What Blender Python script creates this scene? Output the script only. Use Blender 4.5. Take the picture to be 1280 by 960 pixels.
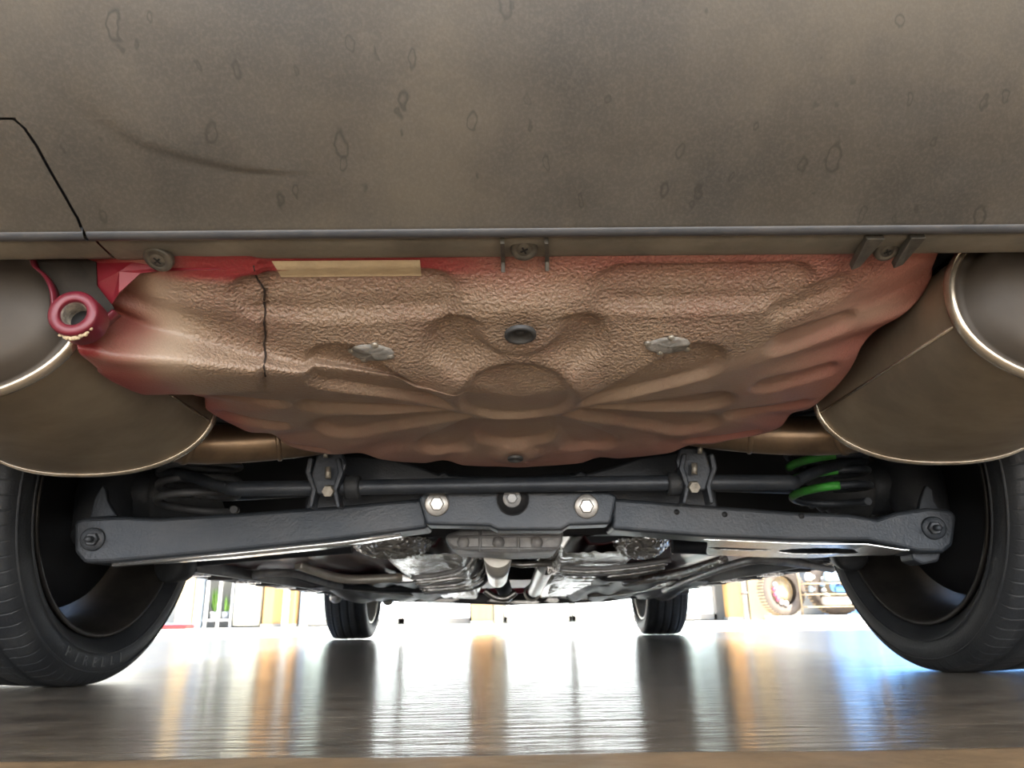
import bpy, bmesh, math, random
from mathutils import Vector, Matrix, noise
from mathutils.bvhtree import BVHTree
random.seed(4)
V = Vector
PI = math.pi
SC = bpy.context.scene
C = SC.collection
for o in list(bpy.data.objects):
    bpy.data.objects.remove(o)

# ------------------------------------------------------------------ camera
FPX = 930.0
CAM = V((-0.018, 0.0, 0.095))
PITCH, YAW, ROLL = math.radians(17.4), math.radians(0.8), math.radians(0.85)
F_ = V((math.sin(YAW) * math.cos(PITCH), math.cos(YAW) * math.cos(PITCH), math.sin(PITCH)))
R0 = V((math.cos(YAW), -math.sin(YAW), 0))
U0 = R0.cross(F_)
R_ = R0 * math.cos(ROLL) - U0 * math.sin(ROLL)
U_ = U0 * math.cos(ROLL) + R0 * math.sin(ROLL)
cam = bpy.data.cameras.new('camera')
cam.sensor_width = 36.0
cam.lens = 36.0 * FPX / 1280.0
cam.clip_start = 0.01
cam.dof.use_dof = True
cam.dof.focus_distance = 0.75
cam.dof.aperture_fstop = 13.0
camo = bpy.data.objects.new('camera', cam)
C.objects.link(camo)
m = Matrix((R_, U_, -F_)).transposed().to_4x4()
m.translation = CAM
camo.matrix_world = m
SC.camera = camo

# ------------------------------------------------------------------ world, sun, lamps, exposure
SUN_E, SKY_E, FILL_E, EXPO = 33.0, 4.2, 17.5, 0.0
w = bpy.data.worlds.new('world')
SC.world = w
w.use_nodes = True
nt = w.node_tree
nt.nodes.clear()
wo = nt.nodes.new('ShaderNodeOutputWorld')
wb = nt.nodes.new('ShaderNodeBackground')
wg = nt.nodes.new('ShaderNodeTexCoord')
ws = nt.nodes.new('ShaderNodeSeparateXYZ')
wr = nt.nodes.new('ShaderNodeValToRGB')
wr.color_ramp.elements[0].position = 0.0
wr.color_ramp.elements[0].color = (0.85, 0.92, 1.0, 1)
wr.color_ramp.elements[1].position = 0.8
wr.color_ramp.elements[1].color = (0.30, 0.52, 0.95, 1)
nt.links.new(wg.outputs['Generated'], ws.inputs[0])
nt.links.new(ws.outputs['Z'], wr.inputs[0])
nt.links.new(wr.outputs[0], wb.inputs['Color'])
wb.inputs['Strength'].default_value = SKY_E
nt.links.new(wb.outputs[0], wo.inputs[0])


def light(name, kind, loc, direction, energy, color, size=None, size_y=None, angle=None):
    l = bpy.data.lights.new(name, kind)
    l.energy = energy
    l.color = color
    if size:
        l.shape = 'RECTANGLE'
        l.size, l.size_y = size, size_y
    if angle:
        l.angle = angle
    o = bpy.data.objects.new(name, l)
    C.objects.link(o)
    o.location = loc
    o.rotation_euler = V(direction).to_track_quat('-Z', 'Y').to_euler()
    return o


light('sun', 'SUN', (8, -4, 12), (-0.42, 0.30, -0.86), SUN_E, (1.0, 0.93, 0.82), angle=0.01)
# added area fill behind the camera, lifting the bumper and underside
light('rear_fill', 'AREA', (0.3, -2.6, 1.0), (0, 1, -0.06), FILL_E * 6.0, (1.0, 0.91, 0.78), size=4.6, size_y=1.9)
# added low strip of fill light that brightens the down-facing surfaces
light('low_fill', 'AREA', (0.1, -0.45, 0.06), (0, 1, 0.55), 5.0, (1.0, 0.91, 0.80), size=2.6, size_y=0.12)
SC.view_settings.view_transform = 'Standard'
SC.view_settings.look = 'None'
SC.view_settings.gamma = 1.0
SC.view_settings.use_curve_mapping = False
SC.view_settings.exposure = EXPO


# ------------------------------------------------------------------ picture point -> world point
def ray(px, py):
    return F_ * FPX + R_ * (px - 640) + U_ * (480 - py)


def PY(px, py, D):
    d = ray(px, py)
    return CAM + d * (D / d.y)


def PZ(px, py, z):
    d = ray(px, py)
    return CAM + d * ((z - CAM.z) / d.z)


def PX(px, py, x):
    d = ray(px, py)
    return CAM + d * ((x - CAM.x) / d.x)


# ------------------------------------------------------------------ materials
def ramp(n, pts):
    cr = n.color_ramp
    while len(cr.elements) < len(pts):
        cr.elements.new(0.5)
    for e, (p, c) in zip(cr.elements, pts):
        e.position = p
        e.color = (*c, 1) if len(c) == 3 else c


def mat(name, c1, rough=0.5, metal=0.0, c2=None, nscale=20, stretch=(1, 1, 1), bump=0.0, bscale=200, coat=0.0,
        detail=5, rough2=None, trans=0.0, spec=0.5, emit=None, bdist=0.002):
    m = bpy.data.materials.new(name)
    m.use_nodes = True
    t = m.node_tree
    L = t.links.new
    b = t.nodes['Principled BSDF']
    b.inputs['Base Color'].default_value = (*c1, 1)
    b.inputs['Roughness'].default_value = rough
    b.inputs['Metallic'].default_value = metal
    b.inputs['Coat Weight'].default_value = coat
    b.inputs['Coat Roughness'].default_value = 0.1
    b.inputs['Specular IOR Level'].default_value = spec
    if trans:
        b.inputs['Transmission Weight'].default_value = trans
    if emit:
        b.inputs['Emission Color'].default_value = (*emit[0], 1)
        b.inputs['Emission Strength'].default_value = emit[1]
    tc = t.nodes.new('ShaderNodeTexCoord')
    mp = t.nodes.new('ShaderNodeMapping')
    mp.inputs['Scale'].default_value = stretch
    L(tc.outputs['Object'], mp.inputs[0])
    if c2 is None:
        c2 = tuple(x * 0.8 for x in c1)
    n = t.nodes.new('ShaderNodeTexNoise')
    n.inputs['Scale'].default_value = nscale
    n.inputs['Detail'].default_value = detail
    n.inputs['Roughness'].default_value = 0.62
    L(mp.outputs[0], n.inputs['Vector'])
    r = t.nodes.new('ShaderNodeValToRGB')
    ramp(r, [(0.35, c1), (0.65, c2)])
    L(n.outputs['Fac'], r.inputs[0])
    L(r.outputs[0], b.inputs['Base Color'])
    if rough2 is not None:
        mr = t.nodes.new('ShaderNodeMapRange')
        mr.inputs['To Min'].default_value = rough
        mr.inputs['To Max'].default_value = rough2
        mr.inputs['From Min'].default_value = 0.3
        mr.inputs['From Max'].default_value = 0.7
        L(n.outputs['Fac'], mr.inputs['Value'])
        L(mr.outputs[0], b.inputs['Roughness'])
    if bump:
        n2 = t.nodes.new('ShaderNodeTexNoise')
        n2.inputs['Scale'].default_value = bscale
        n2.inputs['Detail'].default_value = 3
        L(mp.outputs[0], n2.inputs['Vector'])
        bp = t.nodes.new('ShaderNodeBump')
        bp.inputs['Strength'].default_value = bump
        bp.inputs['Distance'].default_value = bdist
        L(n2.outputs['Fac'], bp.inputs['Height'])
        L(bp.outputs[0], b.inputs['Normal'])
    return m


M = {}
M['black_metal'] = mat('black_metal', (0.028, 0.034, 0.044), 0.42, 0.3, (0.052, 0.058, 0.066), 14, bump=0.25, bscale=260)
M['dark_metal'] = mat('dark_metal', (0.02, 0.024, 0.03), 0.55, 0.2, (0.04, 0.042, 0.046), 12, bump=0.2)
M['arm_metal'] = mat('arm_metal', (0.030, 0.038, 0.048), 0.40, 0.3, (0.056, 0.060, 0.066), 9, bump=0.3, bscale=300)
M['rubber'] = mat('rubber', (0.018, 0.020, 0.023), 0.55, 0, (0.034, 0.036, 0.038), 10, bump=0.3, bscale=350, spec=0.4)
M['rubber_letters'] = mat('rubber_letters', (0.05, 0.052, 0.055), 0.5, 0, (0.07, 0.07, 0.07), 30)
M['rim'] = mat('rim', (0.065, 0.058, 0.05), 0.42, 0.5, (0.035, 0.032, 0.03), 12, rough2=0.55)
M['zinc'] = mat('zinc', (0.62, 0.60, 0.56), 0.34, 0.8, (0.42, 0.40, 0.37), 60)
M['dull_zinc'] = mat('dull_zinc', (0.40, 0.37, 0.31), 0.48, 0.6, (0.22, 0.2, 0.17), 120)
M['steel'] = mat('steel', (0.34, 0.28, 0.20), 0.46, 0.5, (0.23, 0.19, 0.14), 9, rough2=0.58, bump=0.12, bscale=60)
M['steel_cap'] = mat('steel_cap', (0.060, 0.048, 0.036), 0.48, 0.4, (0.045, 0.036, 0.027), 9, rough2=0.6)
M['steel_seam'] = mat('steel_seam', (0.62, 0.56, 0.47), 0.27, 0.85, (0.45, 0.38, 0.29), 30)
M['pipe'] = mat('pipe', (0.30, 0.21, 0.13), 0.34, 0.75, (0.17, 0.12, 0.08), 18)
M['alu'] = mat('alu', (0.42, 0.42, 0.42), 0.5, 0.3, (0.28, 0.28, 0.28), 30, bump=0.3, bscale=300)
M['alu_dark'] = mat('alu_dark', (0.09, 0.095, 0.10), 0.5, 0.2, (0.06, 0.06, 0.065), 30)
M['mount'] = mat('mount', (0.022, 0.019, 0.016), 0.85, 0.0, (0.035, 0.03, 0.025), 20, spec=0.2)
M['foil'] = mat('foil', (0.92, 0.90, 0.86), 0.24, 0.85, (0.50, 0.48, 0.45), 30, bump=0.9, bscale=90, bdist=0.006)
M['white_metal'] = mat('white_metal', (0.75, 0.72, 0.66), 0.35, 0.4, (0.6, 0.57, 0.5), 20)
M['red_paint'] = mat('red_paint', (0.22, 0.014, 0.024), 0.34, 0.1, (0.17, 0.015, 0.024), 8, coat=0.15)
M['rose_metal'] = mat('rose_metal', (0.14, 0.010, 0.022), 0.38, 0.1, (0.11, 0.010, 0.018), 12, coat=0.15)
M['maroon'] = mat('maroon', (0.10, 0.014, 0.018), 0.42, 0.1, (0.05, 0.010, 0.012), 6, coat=0.3)
M['thread'] = mat('thread', (0.85, 0.80, 0.70), 0.4, 0.3, (0.2, 0.18, 0.15), 80)
M['green_paint'] = mat('green_paint', (0.06, 0.42, 0.05), 0.5, 0, (0.06, 0.26, 0.05), 30)
M['plug'] = mat('plug', (0.040, 0.042, 0.044), 0.5, 0, (0.06, 0.058, 0.055), 60)
M['sealer'] = mat('sealer', (0.16, 0.155, 0.14), 0.6, 0.1, (0.30, 0.28, 0.25), 90, bump=0.5, bscale=180)
M['cream'] = mat('cream', (0.55, 0.44, 0.28), 0.6, 0, (0.46, 0.36, 0.23), 60, bump=0.35, bscale=400)
M['plastic_clip'] = mat('plastic_clip', (0.06, 0.055, 0.048), 0.5, 0, (0.10, 0.095, 0.08), 80, bump=0.2)
M['screw_metal'] = mat('screw_metal', (0.16, 0.145, 0.12), 0.42, 0.5, (0.085, 0.08, 0.068), 90)
M['black'] = mat('black', (0.008, 0.008, 0.009), 0.6)
M['car_black'] = mat('car_black', (0.02, 0.02, 0.021), 0.55, 0, (0.03, 0.03, 0.03), 5)
M['tray_plastic'] = mat('tray_plastic', (0.035, 0.033, 0.035), 0.38, 0, (0.06, 0.055, 0.055), 9, rough2=0.6, bump=0.3, bscale=60)


def quilt_material():
    m = mat('quilted_foil', (0.95, 0.93, 0.90), 0.24, 0.85, (0.55, 0.53, 0.50), 25)
    t = m.node_tree
    L, N = t.links.new, t.nodes.new
    tc = N('ShaderNodeTexCoord')
    vo = N('ShaderNodeTexVoronoi')
    vo.feature = 'SMOOTH_F1'
    vo.inputs['Scale'].default_value = 95
    vo.inputs['Randomness'].default_value = 0.55
    L(tc.outputs['Object'], vo.inputs['Vector'])
    bp = N('ShaderNodeBump')
    bp.inputs['Strength'].default_value = 1.0
    bp.inputs['Distance'].default_value = 0.012
    L(vo.outputs['Distance'], bp.inputs['Height'])
    L(bp.outputs[0], t.nodes['Principled BSDF'].inputs['Normal'])
    return m


M['quilt'] = quilt_material()


def bumper_material():
    m = bpy.data.materials.new('bumper_plastic')
    m.use_nodes = True
    t = m.node_tree
    L = t.links.new
    N = t.nodes.new
    b = t.nodes['Principled BSDF']
    tc = N('ShaderNodeTexCoord')

    def nz(scale, detail=4, vec=None, rough=0.6):
        n = N('ShaderNodeTexNoise')
        n.inputs['Scale'].default_value = scale
        n.inputs['Detail'].default_value = detail
        n.inputs['Roughness'].default_value = rough
        L(vec or tc.outputs['Object'], n.inputs['Vector'])
        return n

    def mix(f, a, c, mode='MIX'):
        x = N('ShaderNodeMix')
        x.data_type = 'RGBA'
        x.blend_type = mode
        if isinstance(f, float):
            x.inputs[0].default_value = f
        else:
            L(f, x.inputs[0])
        for i, q in ((6, a), (7, c)):
            if isinstance(q, tuple):
                x.inputs[i].default_value = (*q, 1)
            else:
                L(q, x.inputs[i])
        return x.outputs[2]

    def mrange(v, a, c, lo=0.0, hi=1.0):
        x = N('ShaderNodeMapRange')
        x.interpolation_type = 'SMOOTHSTEP'
        x.inputs['From Min'].default_value = a
        x.inputs['From Max'].default_value = c
        x.inputs['To Min'].default_value = lo
        x.inputs['To Max'].default_value = hi
        L(v, x.inputs['Value'])
        return x.outputs[0]
    r = N('ShaderNodeValToRGB')
    ramp(r, [(0.34, (0.046, 0.042, 0.036)), (0.5, (0.066, 0.058, 0.047)), (0.68, (0.090, 0.077, 0.058))])
    L(nz(6.5, 6).outputs['Fac'], r.inputs[0])
    col = r.outputs[0]
    fine = nz(420, 2)
    col = mix(mrange(fine.outputs['Fac'], 0.4, 0.72, 0, 0.15), col, (0.17, 0.15, 0.12))
    # dried water drops: a dark ring with a faint pale inside
    mp = N('ShaderNodeMapping')
    mp.inputs['Scale'].default_value = (1, 0.5, 0.5)
    wob = nz(60, 2)
    add = N('ShaderNodeMixRGB')
    add.inputs[0].default_value = 0.012
    L(tc.outputs['Object'], add.inputs[1])
    L(wob.outputs['Color'], add.inputs[2])
    L(add.outputs[0], mp.inputs[0])
    for sc, th, wd, dark in ((42.0, 0.10, 0.06, 0.75), (75.0, 0.10, 0.07, 0.65)):
        vo = N('ShaderNodeTexVoronoi')
        vo.inputs['Scale'].default_value = sc
        vo.inputs['Randomness'].default_value = 1.0
        L(mp.outputs[0], vo.inputs['Vector'])
        sp = N('ShaderNodeSeparateColor')
        L(vo.outputs['Color'], sp.inputs[0])
        keep = mrange(sp.outputs[0], 0.60, 0.64)
        rad = N('ShaderNodeMath')
        rad.operation = 'MULTIPLY_ADD'
        L(sp.outputs[1], rad.inputs[0])
        rad.inputs[1].default_value = 0.12
        rad.inputs[2].default_value = th
        df = N('ShaderNodeMath')
        df.operation = 'SUBTRACT'
        L(vo.outputs['Distance'], df.inputs[0])
        L(rad.outputs[0], df.inputs[1])
        ab = N('ShaderNodeMath')
        ab.operation = 'ABSOLUTE'
        L(df.outputs[0], ab.inputs[0])
        ring = mrange(ab.outputs[0], 0.0, wd, dark, 0.0)
        mu = N('ShaderNodeMath')
        mu.operation = 'MULTIPLY'
        L(ring, mu.inputs[0])
        L(keep, mu.inputs[1])
        col = mix(mu.outputs[0], col, (0.030, 0.027, 0.023))
    # few pale spatter dots
    vo = N('ShaderNodeTexVoronoi')
    vo.inputs['Scale'].default_value = 26.0
    L(tc.outputs['Object'], vo.inputs['Vector'])
    sp = N('ShaderNodeSeparateColor')
    L(vo.outputs['Color'], sp.inputs[0])
    k = mrange(sp.outputs[2], 0.74, 0.76)
    dot = mrange(vo.outputs['Distance'], 0.055, 0.11, 0.85, 0.0)
    mu = N('ShaderNodeMath')
    mu.operation = 'MULTIPLY'
    L(k, mu.inputs[0])
    L(dot, mu.inputs[1])
    col = mix(mu.outputs[0], col, (0.30, 0.24, 0.165))
    L(col, b.inputs['Base Color'])
    L(mrange(nz(9).outputs['Fac'], 0.3, 0.7, 0.42, 0.62), b.inputs['Roughness'])
    bp = N('ShaderNodeBump')
    bp.inputs['Strength'].default_value = 0.16
    bp.inputs['Distance'].default_value = 0.001
    L(fine.outputs['Fac'], bp.inputs['Height'])
    L(bp.outputs[0], b.inputs['Normal'])
    return m


M['bumper'] = bumper_material()


def well_material():
    m = bpy.data.materials.new('undercoated_panel')
    m.use_nodes = True
    t = m.node_tree
    L = t.links.new
    N = t.nodes.new
    b = t.nodes['Principled BSDF']
    tc = N('ShaderNodeTexCoord')
    at = N('ShaderNodeAttribute')
    at.attribute_name = 'coat'
    sp = N('ShaderNodeSeparateColor')
    L(at.outputs['Color'], sp.inputs[0])
    n = N('ShaderNodeTexNoise')
    n.inputs['Scale'].default_value = 14
    n.inputs['Detail'].default_value = 5
    L(tc.outputs['Object'], n.inputs['Vector'])
    n2 = N('ShaderNodeTexNoise')
    n2.inputs['Scale'].default_value = 700
    n2.inputs['Detail'].default_value = 2
    L(tc.outputs['Object'], n2.inputs['Vector'])
    tan = N('ShaderNodeValToRGB')
    ramp(tan, [(0.35, (0.295, 0.212, 0.148)), (0.65, (0.235, 0.172, 0.122))])
    L(n.outputs['Fac'], tan.inputs[0])

    def mixc(f, a, c):
        x = N('ShaderNodeMix')
        x.data_type = 'RGBA'
        L(f, x.inputs[0])
        for i, q in ((6, a), (7, c)):
            if isinstance(q, tuple):
                x.inputs[i].default_value = (*q, 1)
            else:
                L(q, x.inputs[i])
        return x.outputs[2]

    def math_(op, a, c=None, clamp=True):
        x = N('ShaderNodeMath')
        x.operation = op
        x.use_clamp = clamp
        for i, q in enumerate((a, c)):
            if q is None:
                continue
            if isinstance(q, (int, float)):
                x.inputs[i].default_value = q
            else:
                L(q, x.inputs[i])
        return x.outputs[0]
    # speckled edge between coating and body paint
    ns = math_('MULTIPLY', math_('SUBTRACT', n2.outputs['Fac'], 0.5, False), 0.9, False)
    nb = math_('MULTIPLY', math_('SUBTRACT', n.outputs['Fac'], 0.5, False), 0.7, False)
    rose = math_('ADD', math_('ADD', sp.outputs[0], ns, False), nb, True)
    c = mixc(rose, tan.outputs[0], (0.34, 0.125, 0.10))
    red = math_('ADD', sp.outputs[1], math_('MULTIPLY', ns, sp.outputs[1], False), True)
    c = mixc(red, c, (0.25, 0.026, 0.030))
    # pale overspray dust
    vs = N('ShaderNodeAttribute')
    vs.attribute_name = 'spray'
    sv = N('ShaderNodeSeparateColor')
    L(vs.outputs['Color'], sv.inputs[0])
    w = math_('ADD', sv.outputs[0], math_('MULTIPLY', ns, sv.outputs[0], False), True)
    c = mixc(w, c, (0.46, 0.37, 0.27))
    # weathering lines
    L(c, b.inputs['Base Color'])
    b.inputs['Roughness'].default_value = 0.42
    b.inputs['Coat Weight'].default_value = 0.12
    b.inputs['Coat Roughness'].default_value = 0.3
    mp = N('ShaderNodeMapping')
    mp.inputs['Scale'].default_value = (1, 1, 1)
    L(tc.outputs['Object'], mp.inputs[0])
    pb = N('ShaderNodeTexNoise')
    pb.inputs['Scale'].default_value = 330
    pb.inputs['Detail'].default_value = 1.2
    pb.inputs['Distortion'].default_value = 0.0
    L(mp.outputs[0], pb.inputs['Vector'])
    h = math_('MULTIPLY', pb.outputs['Fac'], sp.outputs[2], False)
    fin = math_('MULTIPLY', n2.outputs['Fac'], 0.10, False)
    hh = math_('ADD', h, fin, False)
    bp = N('ShaderNodeBump')
    bp.inputs['Strength'].default_value = 1.0
    bp.inputs['Distance'].default_value = 0.0030
    L(hh, bp.inputs['Height'])
    L(bp.outputs[0], b.inputs['Normal'])
    return m


M['well'] = well_material()


# ------------------------------------------------------------------ mesh builder
class MB:
    def __init__(s):
        s.v, s.f, s.sm = [], [], []

    def add(s, vs, fs, smooth=False, mtx=None):
        k = len(s.v)
        s.v += [tuple(mtx @ V(v)) if mtx else tuple(v) for v in vs]
        s.f += [tuple(i + k for i in f) for f in fs]
        s.sm += [smooth] * len(fs)
        return s

    def box(s, lo, hi, mtx=None):
        x0, y0, z0 = lo
        x1, y1, z1 = hi
        vs = [(x0, y0, z0), (x1, y0, z0), (x1, y1, z0), (x0, y1, z0), (x0, y0, z1), (x1, y0, z1), (x1, y1, z1), (x0, y1, z1)]
        return s.add(vs, [(0, 3, 2, 1), (4, 5, 6, 7), (0, 1, 5, 4), (1, 2, 6, 5), (2, 3, 7, 6), (3, 0, 4, 7)], False, mtx)

    def lathe(s, prof, seg=32, mtx=None, closed=False, smooth=True, cap=False):
        """profile of (radius, height) turned about local Z"""
        n = len(prof)
        vs = [(r * math.cos(2 * PI * j / seg), r * math.sin(2 * PI * j / seg), h) for j in range(seg) for r, h in prof]
        fs = []
        for j in range(seg):
            k = (j + 1) % seg
            for i in range(n if closed else n - 1):
                i2 = (i + 1) % n
                fs.append((j * n + i, k * n + i, k * n + i2, j * n + i2))
        s.add(vs, fs, smooth, mtx)
        if cap:
            s.add([vs[j * n] for j in range(seg)], [tuple(reversed(range(seg)))], False, mtx)
            s.add([vs[j * n + n - 1] for j in range(seg)], [tuple(range(seg))], False, mtx)
        return s

    def tube(s, pts, rad, seg=12, cap=True, smooth=True, flat=1.0):
        pts = [V(p) for p in pts]
        n = len(pts)
        rs = rad if isinstance(rad, (list, tuple)) else [rad] * n
        t0 = (pts[1] - pts[0]).normalized()
        up = V((0, 0, 1)) if abs(t0.z) < 0.9 else V((0, 1, 0))
        a = t0.cross(up).normalized()
        vs = []
        for i, p in enumerate(pts):
            t = (pts[min(i + 1, n - 1)] - pts[max(i - 1, 0)]).normalized()
            a = (a - t * a.dot(t)).normalized()
            b = t.cross(a)
            for j in range(seg):
                an = 2 * PI * j / seg
                vs.append(p + (a * math.cos(an) + b * math.sin(an) * flat) * rs[i])
        fs = [(i * seg + j, i * seg + (j + 1) % seg, (i + 1) * seg + (j + 1) % seg, (i + 1) * seg + j) for i in range(n - 1) for j in range(seg)]
        s.add(vs, fs, smooth)
        if cap:
            s.add(vs[:seg], [tuple(range(seg))])
            s.add(vs[-seg:], [tuple(reversed(range(seg)))])
        return s

    def grid(s, rows, smooth=True, wrap=False):
        nr, nc = len(rows), len(rows[0])
        vs = [p for r in rows for p in r]
        fs = []
        for i in range(nr - 1):
            for j in range(nc if wrap else nc - 1):
                k = (j + 1) % nc
                fs.append((i * nc + j, i * nc + k, (i + 1) * nc + k, (i + 1) * nc + j))
        return s.add(vs, fs, smooth)

    def prism(s, poly, depth):
        """polygon (list of vectors) pushed along the vector depth"""
        n = len(poly)
        depth = V(depth)
        vs = [V(p) for p in poly] + [V(p) + depth for p in poly]
        fs = [tuple(range(n)), tuple(reversed(range(n, 2 * n)))] + [(i, i + n, (i + 1) % n + n, (i + 1) % n) for i in range(n)]
        return s.add(vs, fs)

    def build(s, name, material, parent=None, bevel=0, solid=0, sub=0, fix=True, seg=2):
        me = bpy.data.meshes.new(name)
        me.from_pydata([tuple(v) for v in s.v], [], s.f)
        me.polygons.foreach_set('use_smooth', s.sm)
        if fix:
            bm = bmesh.new()
            bm.from_mesh(me)
            bmesh.ops.remove_doubles(bm, verts=bm.verts, dist=1e-5)
            bmesh.ops.recalc_face_normals(bm, faces=bm.faces)
            bm.to_mesh(me)
            bm.free()
        me.materials.append(M[material] if isinstance(material, str) else material)
        o = bpy.data.objects.new(name, me)
        C.objects.link(o)
        o.parent = parent
        if solid:
            q = o.modifiers.new('solid', 'SOLIDIFY')
            q.thickness = solid
            q.offset = -1
        if bevel:
            q = o.modifiers.new('bevel', 'BEVEL')
            q.width = bevel
            q.segments = seg
            q.limit_method = 'ANGLE'
            q.angle_limit = math.radians(35)
        if sub:
            q = o.modifiers.new('sub', 'SUBSURF')
            q.levels = q.render_levels = sub
        return o


def tag(o, label, cat=None, group=None):
    o['label'] = label
    if cat:
        o['category'] = cat
    if group:
        o['group'] = group
    return o


def struct(o, label=None, cat=None):
    o['kind'] = 'structure'
    if label:
        o['label'] = label
    if cat:
        o['category'] = cat
    return o


def empty(name, loc=(0, 0, 0)):
    o = bpy.data.objects.new(name, None)
    C.objects.link(o)
    o.location = loc
    o.empty_display_size = 0.1
    return o


def aim(loc, direction, roll=0):
    """matrix whose local Z looks along direction"""
    q = V(direction).to_track_quat('Z', 'Y').to_matrix().to_4x4()
    return Matrix.Translation(V(loc)) @ q @ Matrix.Rotation(roll, 4, 'Z')


def spline(pts, n=8, closed=False):
    pts = [V(p) for p in pts]
    out = []
    k = len(pts)
    for i in range(k if closed else k - 1):
        p1, p2 = pts[i], pts[(i + 1) % k]
        p0 = pts[(i - 1) % k] if closed or i > 0 else p1
        p3 = pts[(i + 2) % k] if closed or i + 2 < k else p2
        for j in range(n):
            t = j / n
            out.append(0.5 * ((2 * p1) + (p2 - p0) * t + (2 * p0 - 5 * p1 + 4 * p2 - p3) * t * t + (3 * p1 - p0 - 3 * p2 + p3) * t ** 3))
    if not closed:
        out.append(pts[-1])
    return out


def sst(a, b, x):
    t = max(0.0, min(1.0, (x - a) / (b - a)))
    return t * t * (3 - 2 * t)


# ================================================================== SETTING
def floor_material():
    m = bpy.data.materials.new('polished_concrete')
    m.use_nodes = True
    t = m.node_tree
    L = t.links.new
    N = t.nodes.new
    b = t.nodes['Principled BSDF']
    tc = N('ShaderNodeTexCoord')
    mp = N('ShaderNodeMapping')
    mp.inputs['Rotation'].default_value = (0, 0, 0.35)
    mp.inputs['Scale'].default_value = (1.0, 2.4, 1)
    L(tc.outputs['Object'], mp.inputs[0])
    n = N('ShaderNodeTexNoise')
    n.inputs['Scale'].default_value = 7
    n.inputs['Detail'].default_value = 8
    n.inputs['Roughness'].default_value = 0.65
    n.inputs['Distortion'].default_value = 0.8
    L(mp.outputs[0], n.inputs['Vector'])
    r = N('ShaderNodeValToRGB')
    ramp(r, [(0.3, (0.13, 0.11, 0.085)), (0.5, (0.27, 0.24, 0.195)), (0.72, (0.42, 0.375, 0.31))])
    L(n.outputs['Fac'], r.inputs[0])
    L(r.outputs[0], b.inputs['Base Color'])
    mr = N('ShaderNodeMapRange')
    mr.inputs['From Min'].default_value = 0.3
    mr.inputs['From Max'].default_value = 0.7
    mr.inputs['To Min'].default_value = 0.19
    mr.inputs['To Max'].default_value = 0.27
    b.inputs['Anisotropic'].default_value = 0.9
    tg = N('ShaderNodeCombineXYZ')
    tg.inputs[1].default_value = 1.0
    L(tg.outputs[0], b.inputs['Tangent'])
    L(n.outputs['Fac'], mr.inputs['Value'])
    L(mr.outputs[0], b.inputs['Roughness'])
    b.inputs['Specular IOR Level'].default_value = 1.0
    b.inputs['Coat Weight'].default_value = 0.7
    b.inputs['Coat Roughness'].default_value = 0.22
    w = N('ShaderNodeTexNoise')
    w.inputs['Scale'].default_value = 14
    w.inputs['Detail'].default_value = 4
    w.inputs['Distortion'].default_value = 0.5
    mp2 = N('ShaderNodeMapping')
    mp2.inputs['Rotation'].default_value = (0, 0, 0.06)
    mp2.inputs['Scale'].default_value = (0.8, 5.0, 1)
    L(tc.outputs['Object'], mp2.inputs[0])
    L(mp2.outputs[0], w.inputs['Vector'])
    bp = N('ShaderNodeBump')
    bp.inputs['Strength'].default_value = 0.85
    bp.inputs['Distance'].default_value = 0.0016
    L(bp.outputs[0], b.inputs['Coat Normal'])
    L(w.outputs['Fac'], bp.inputs['Height'])
    L(bp.outputs[0], b.inputs['Normal'])
    return m


M['floor'] = floor_material()
M['sill'] = mat('tan_concrete', (0.40, 0.29, 0.18), 0.5, 0, (0.27, 0.20, 0.125), 14, bump=0.6, bscale=60, detail=8)
M['apron'] = mat('apron_concrete', (0.78, 0.74, 0.66), 0.5, 0, (0.66, 0.62, 0.55), 1.5, bump=0.2, bscale=40)
M['garage_wall'] = mat('garage_wall', (0.55, 0.52, 0.47), 0.7, 0, (0.48, 0.45, 0.40), 2)

fb = MB().box((-4.5, 0.56, -0.3), (4.5, 4.75, 0.0))
struct(fb.build('floor', 'floor'), 'polished brown concrete floor mirroring the daylight')
# tan raised strip of older concrete under the lens, with a wandering front edge
edge = []
for i in range(91):
    x = -4.5 + 0.1 * i
    edge.append((x, 0.585 - 0.012 * math.sin(x * 2.1) + 0.006 * noise.noise(V((x * 6, 0, 0))) + 0.012 * (x > 0) * min(1, x)))
poly = [V((x, y, 0.0)) for x, y in edge] + [V((4.5, -5, 0.0)), V((-4.5, -5, 0.0))]
mb = MB()
rows = []
for j in range(40):
    t = (j / 39) ** 2.2
    rows.append([V((x, y + (-5 - y) * t, 0.0015 - (0.0015 if j == 0 else 0) + (0.0012 * noise.noise(V((x * 9, t * 60, 0)))) * (j > 0))) for x, y in edge])
mb.grid(rows)
struct(mb.build('trim_1', 'sill', solid=0.0), 'tan strip of rougher concrete nearest the camera')
struct(MB().box((-4.5, -5, -0.3), (4.5, 0.56, -0.003)).build('foundation', 'sill'))
struct(MB().box((-16, 4.76, -0.3), (16, 40, -0.004)).build('apron_ground', 'apron'), 'sunlit pale concrete yard beyond the garage floor')
struct(MB().box((-16, -14, -0.3), (16, -5.01, -0.004)).build('rear_apron_ground', 'apron'))
struct(MB().box((-4.8, -5, 0), (-4.5, 4.4, 3.1)).build('wall_left', 'garage_wall'))
struct(MB().box((4.5, -5, 0), (4.8, 4.4, 3.1)).build('wall_right', 'garage_wall'))
struct(MB().box((-4.8, -5, 3.1), (4.8, 3.2, 3.3)).build('ceiling', 'garage_wall'))

# ================================================================== THE CAR
car = empty('car', (0, 1.27, 0))
tag(car, 'dark red car seen from behind and below, its underside and bumper filling the picture', 'car')
CARINV = Matrix.Translation((0, -1.27, 0))


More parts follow.
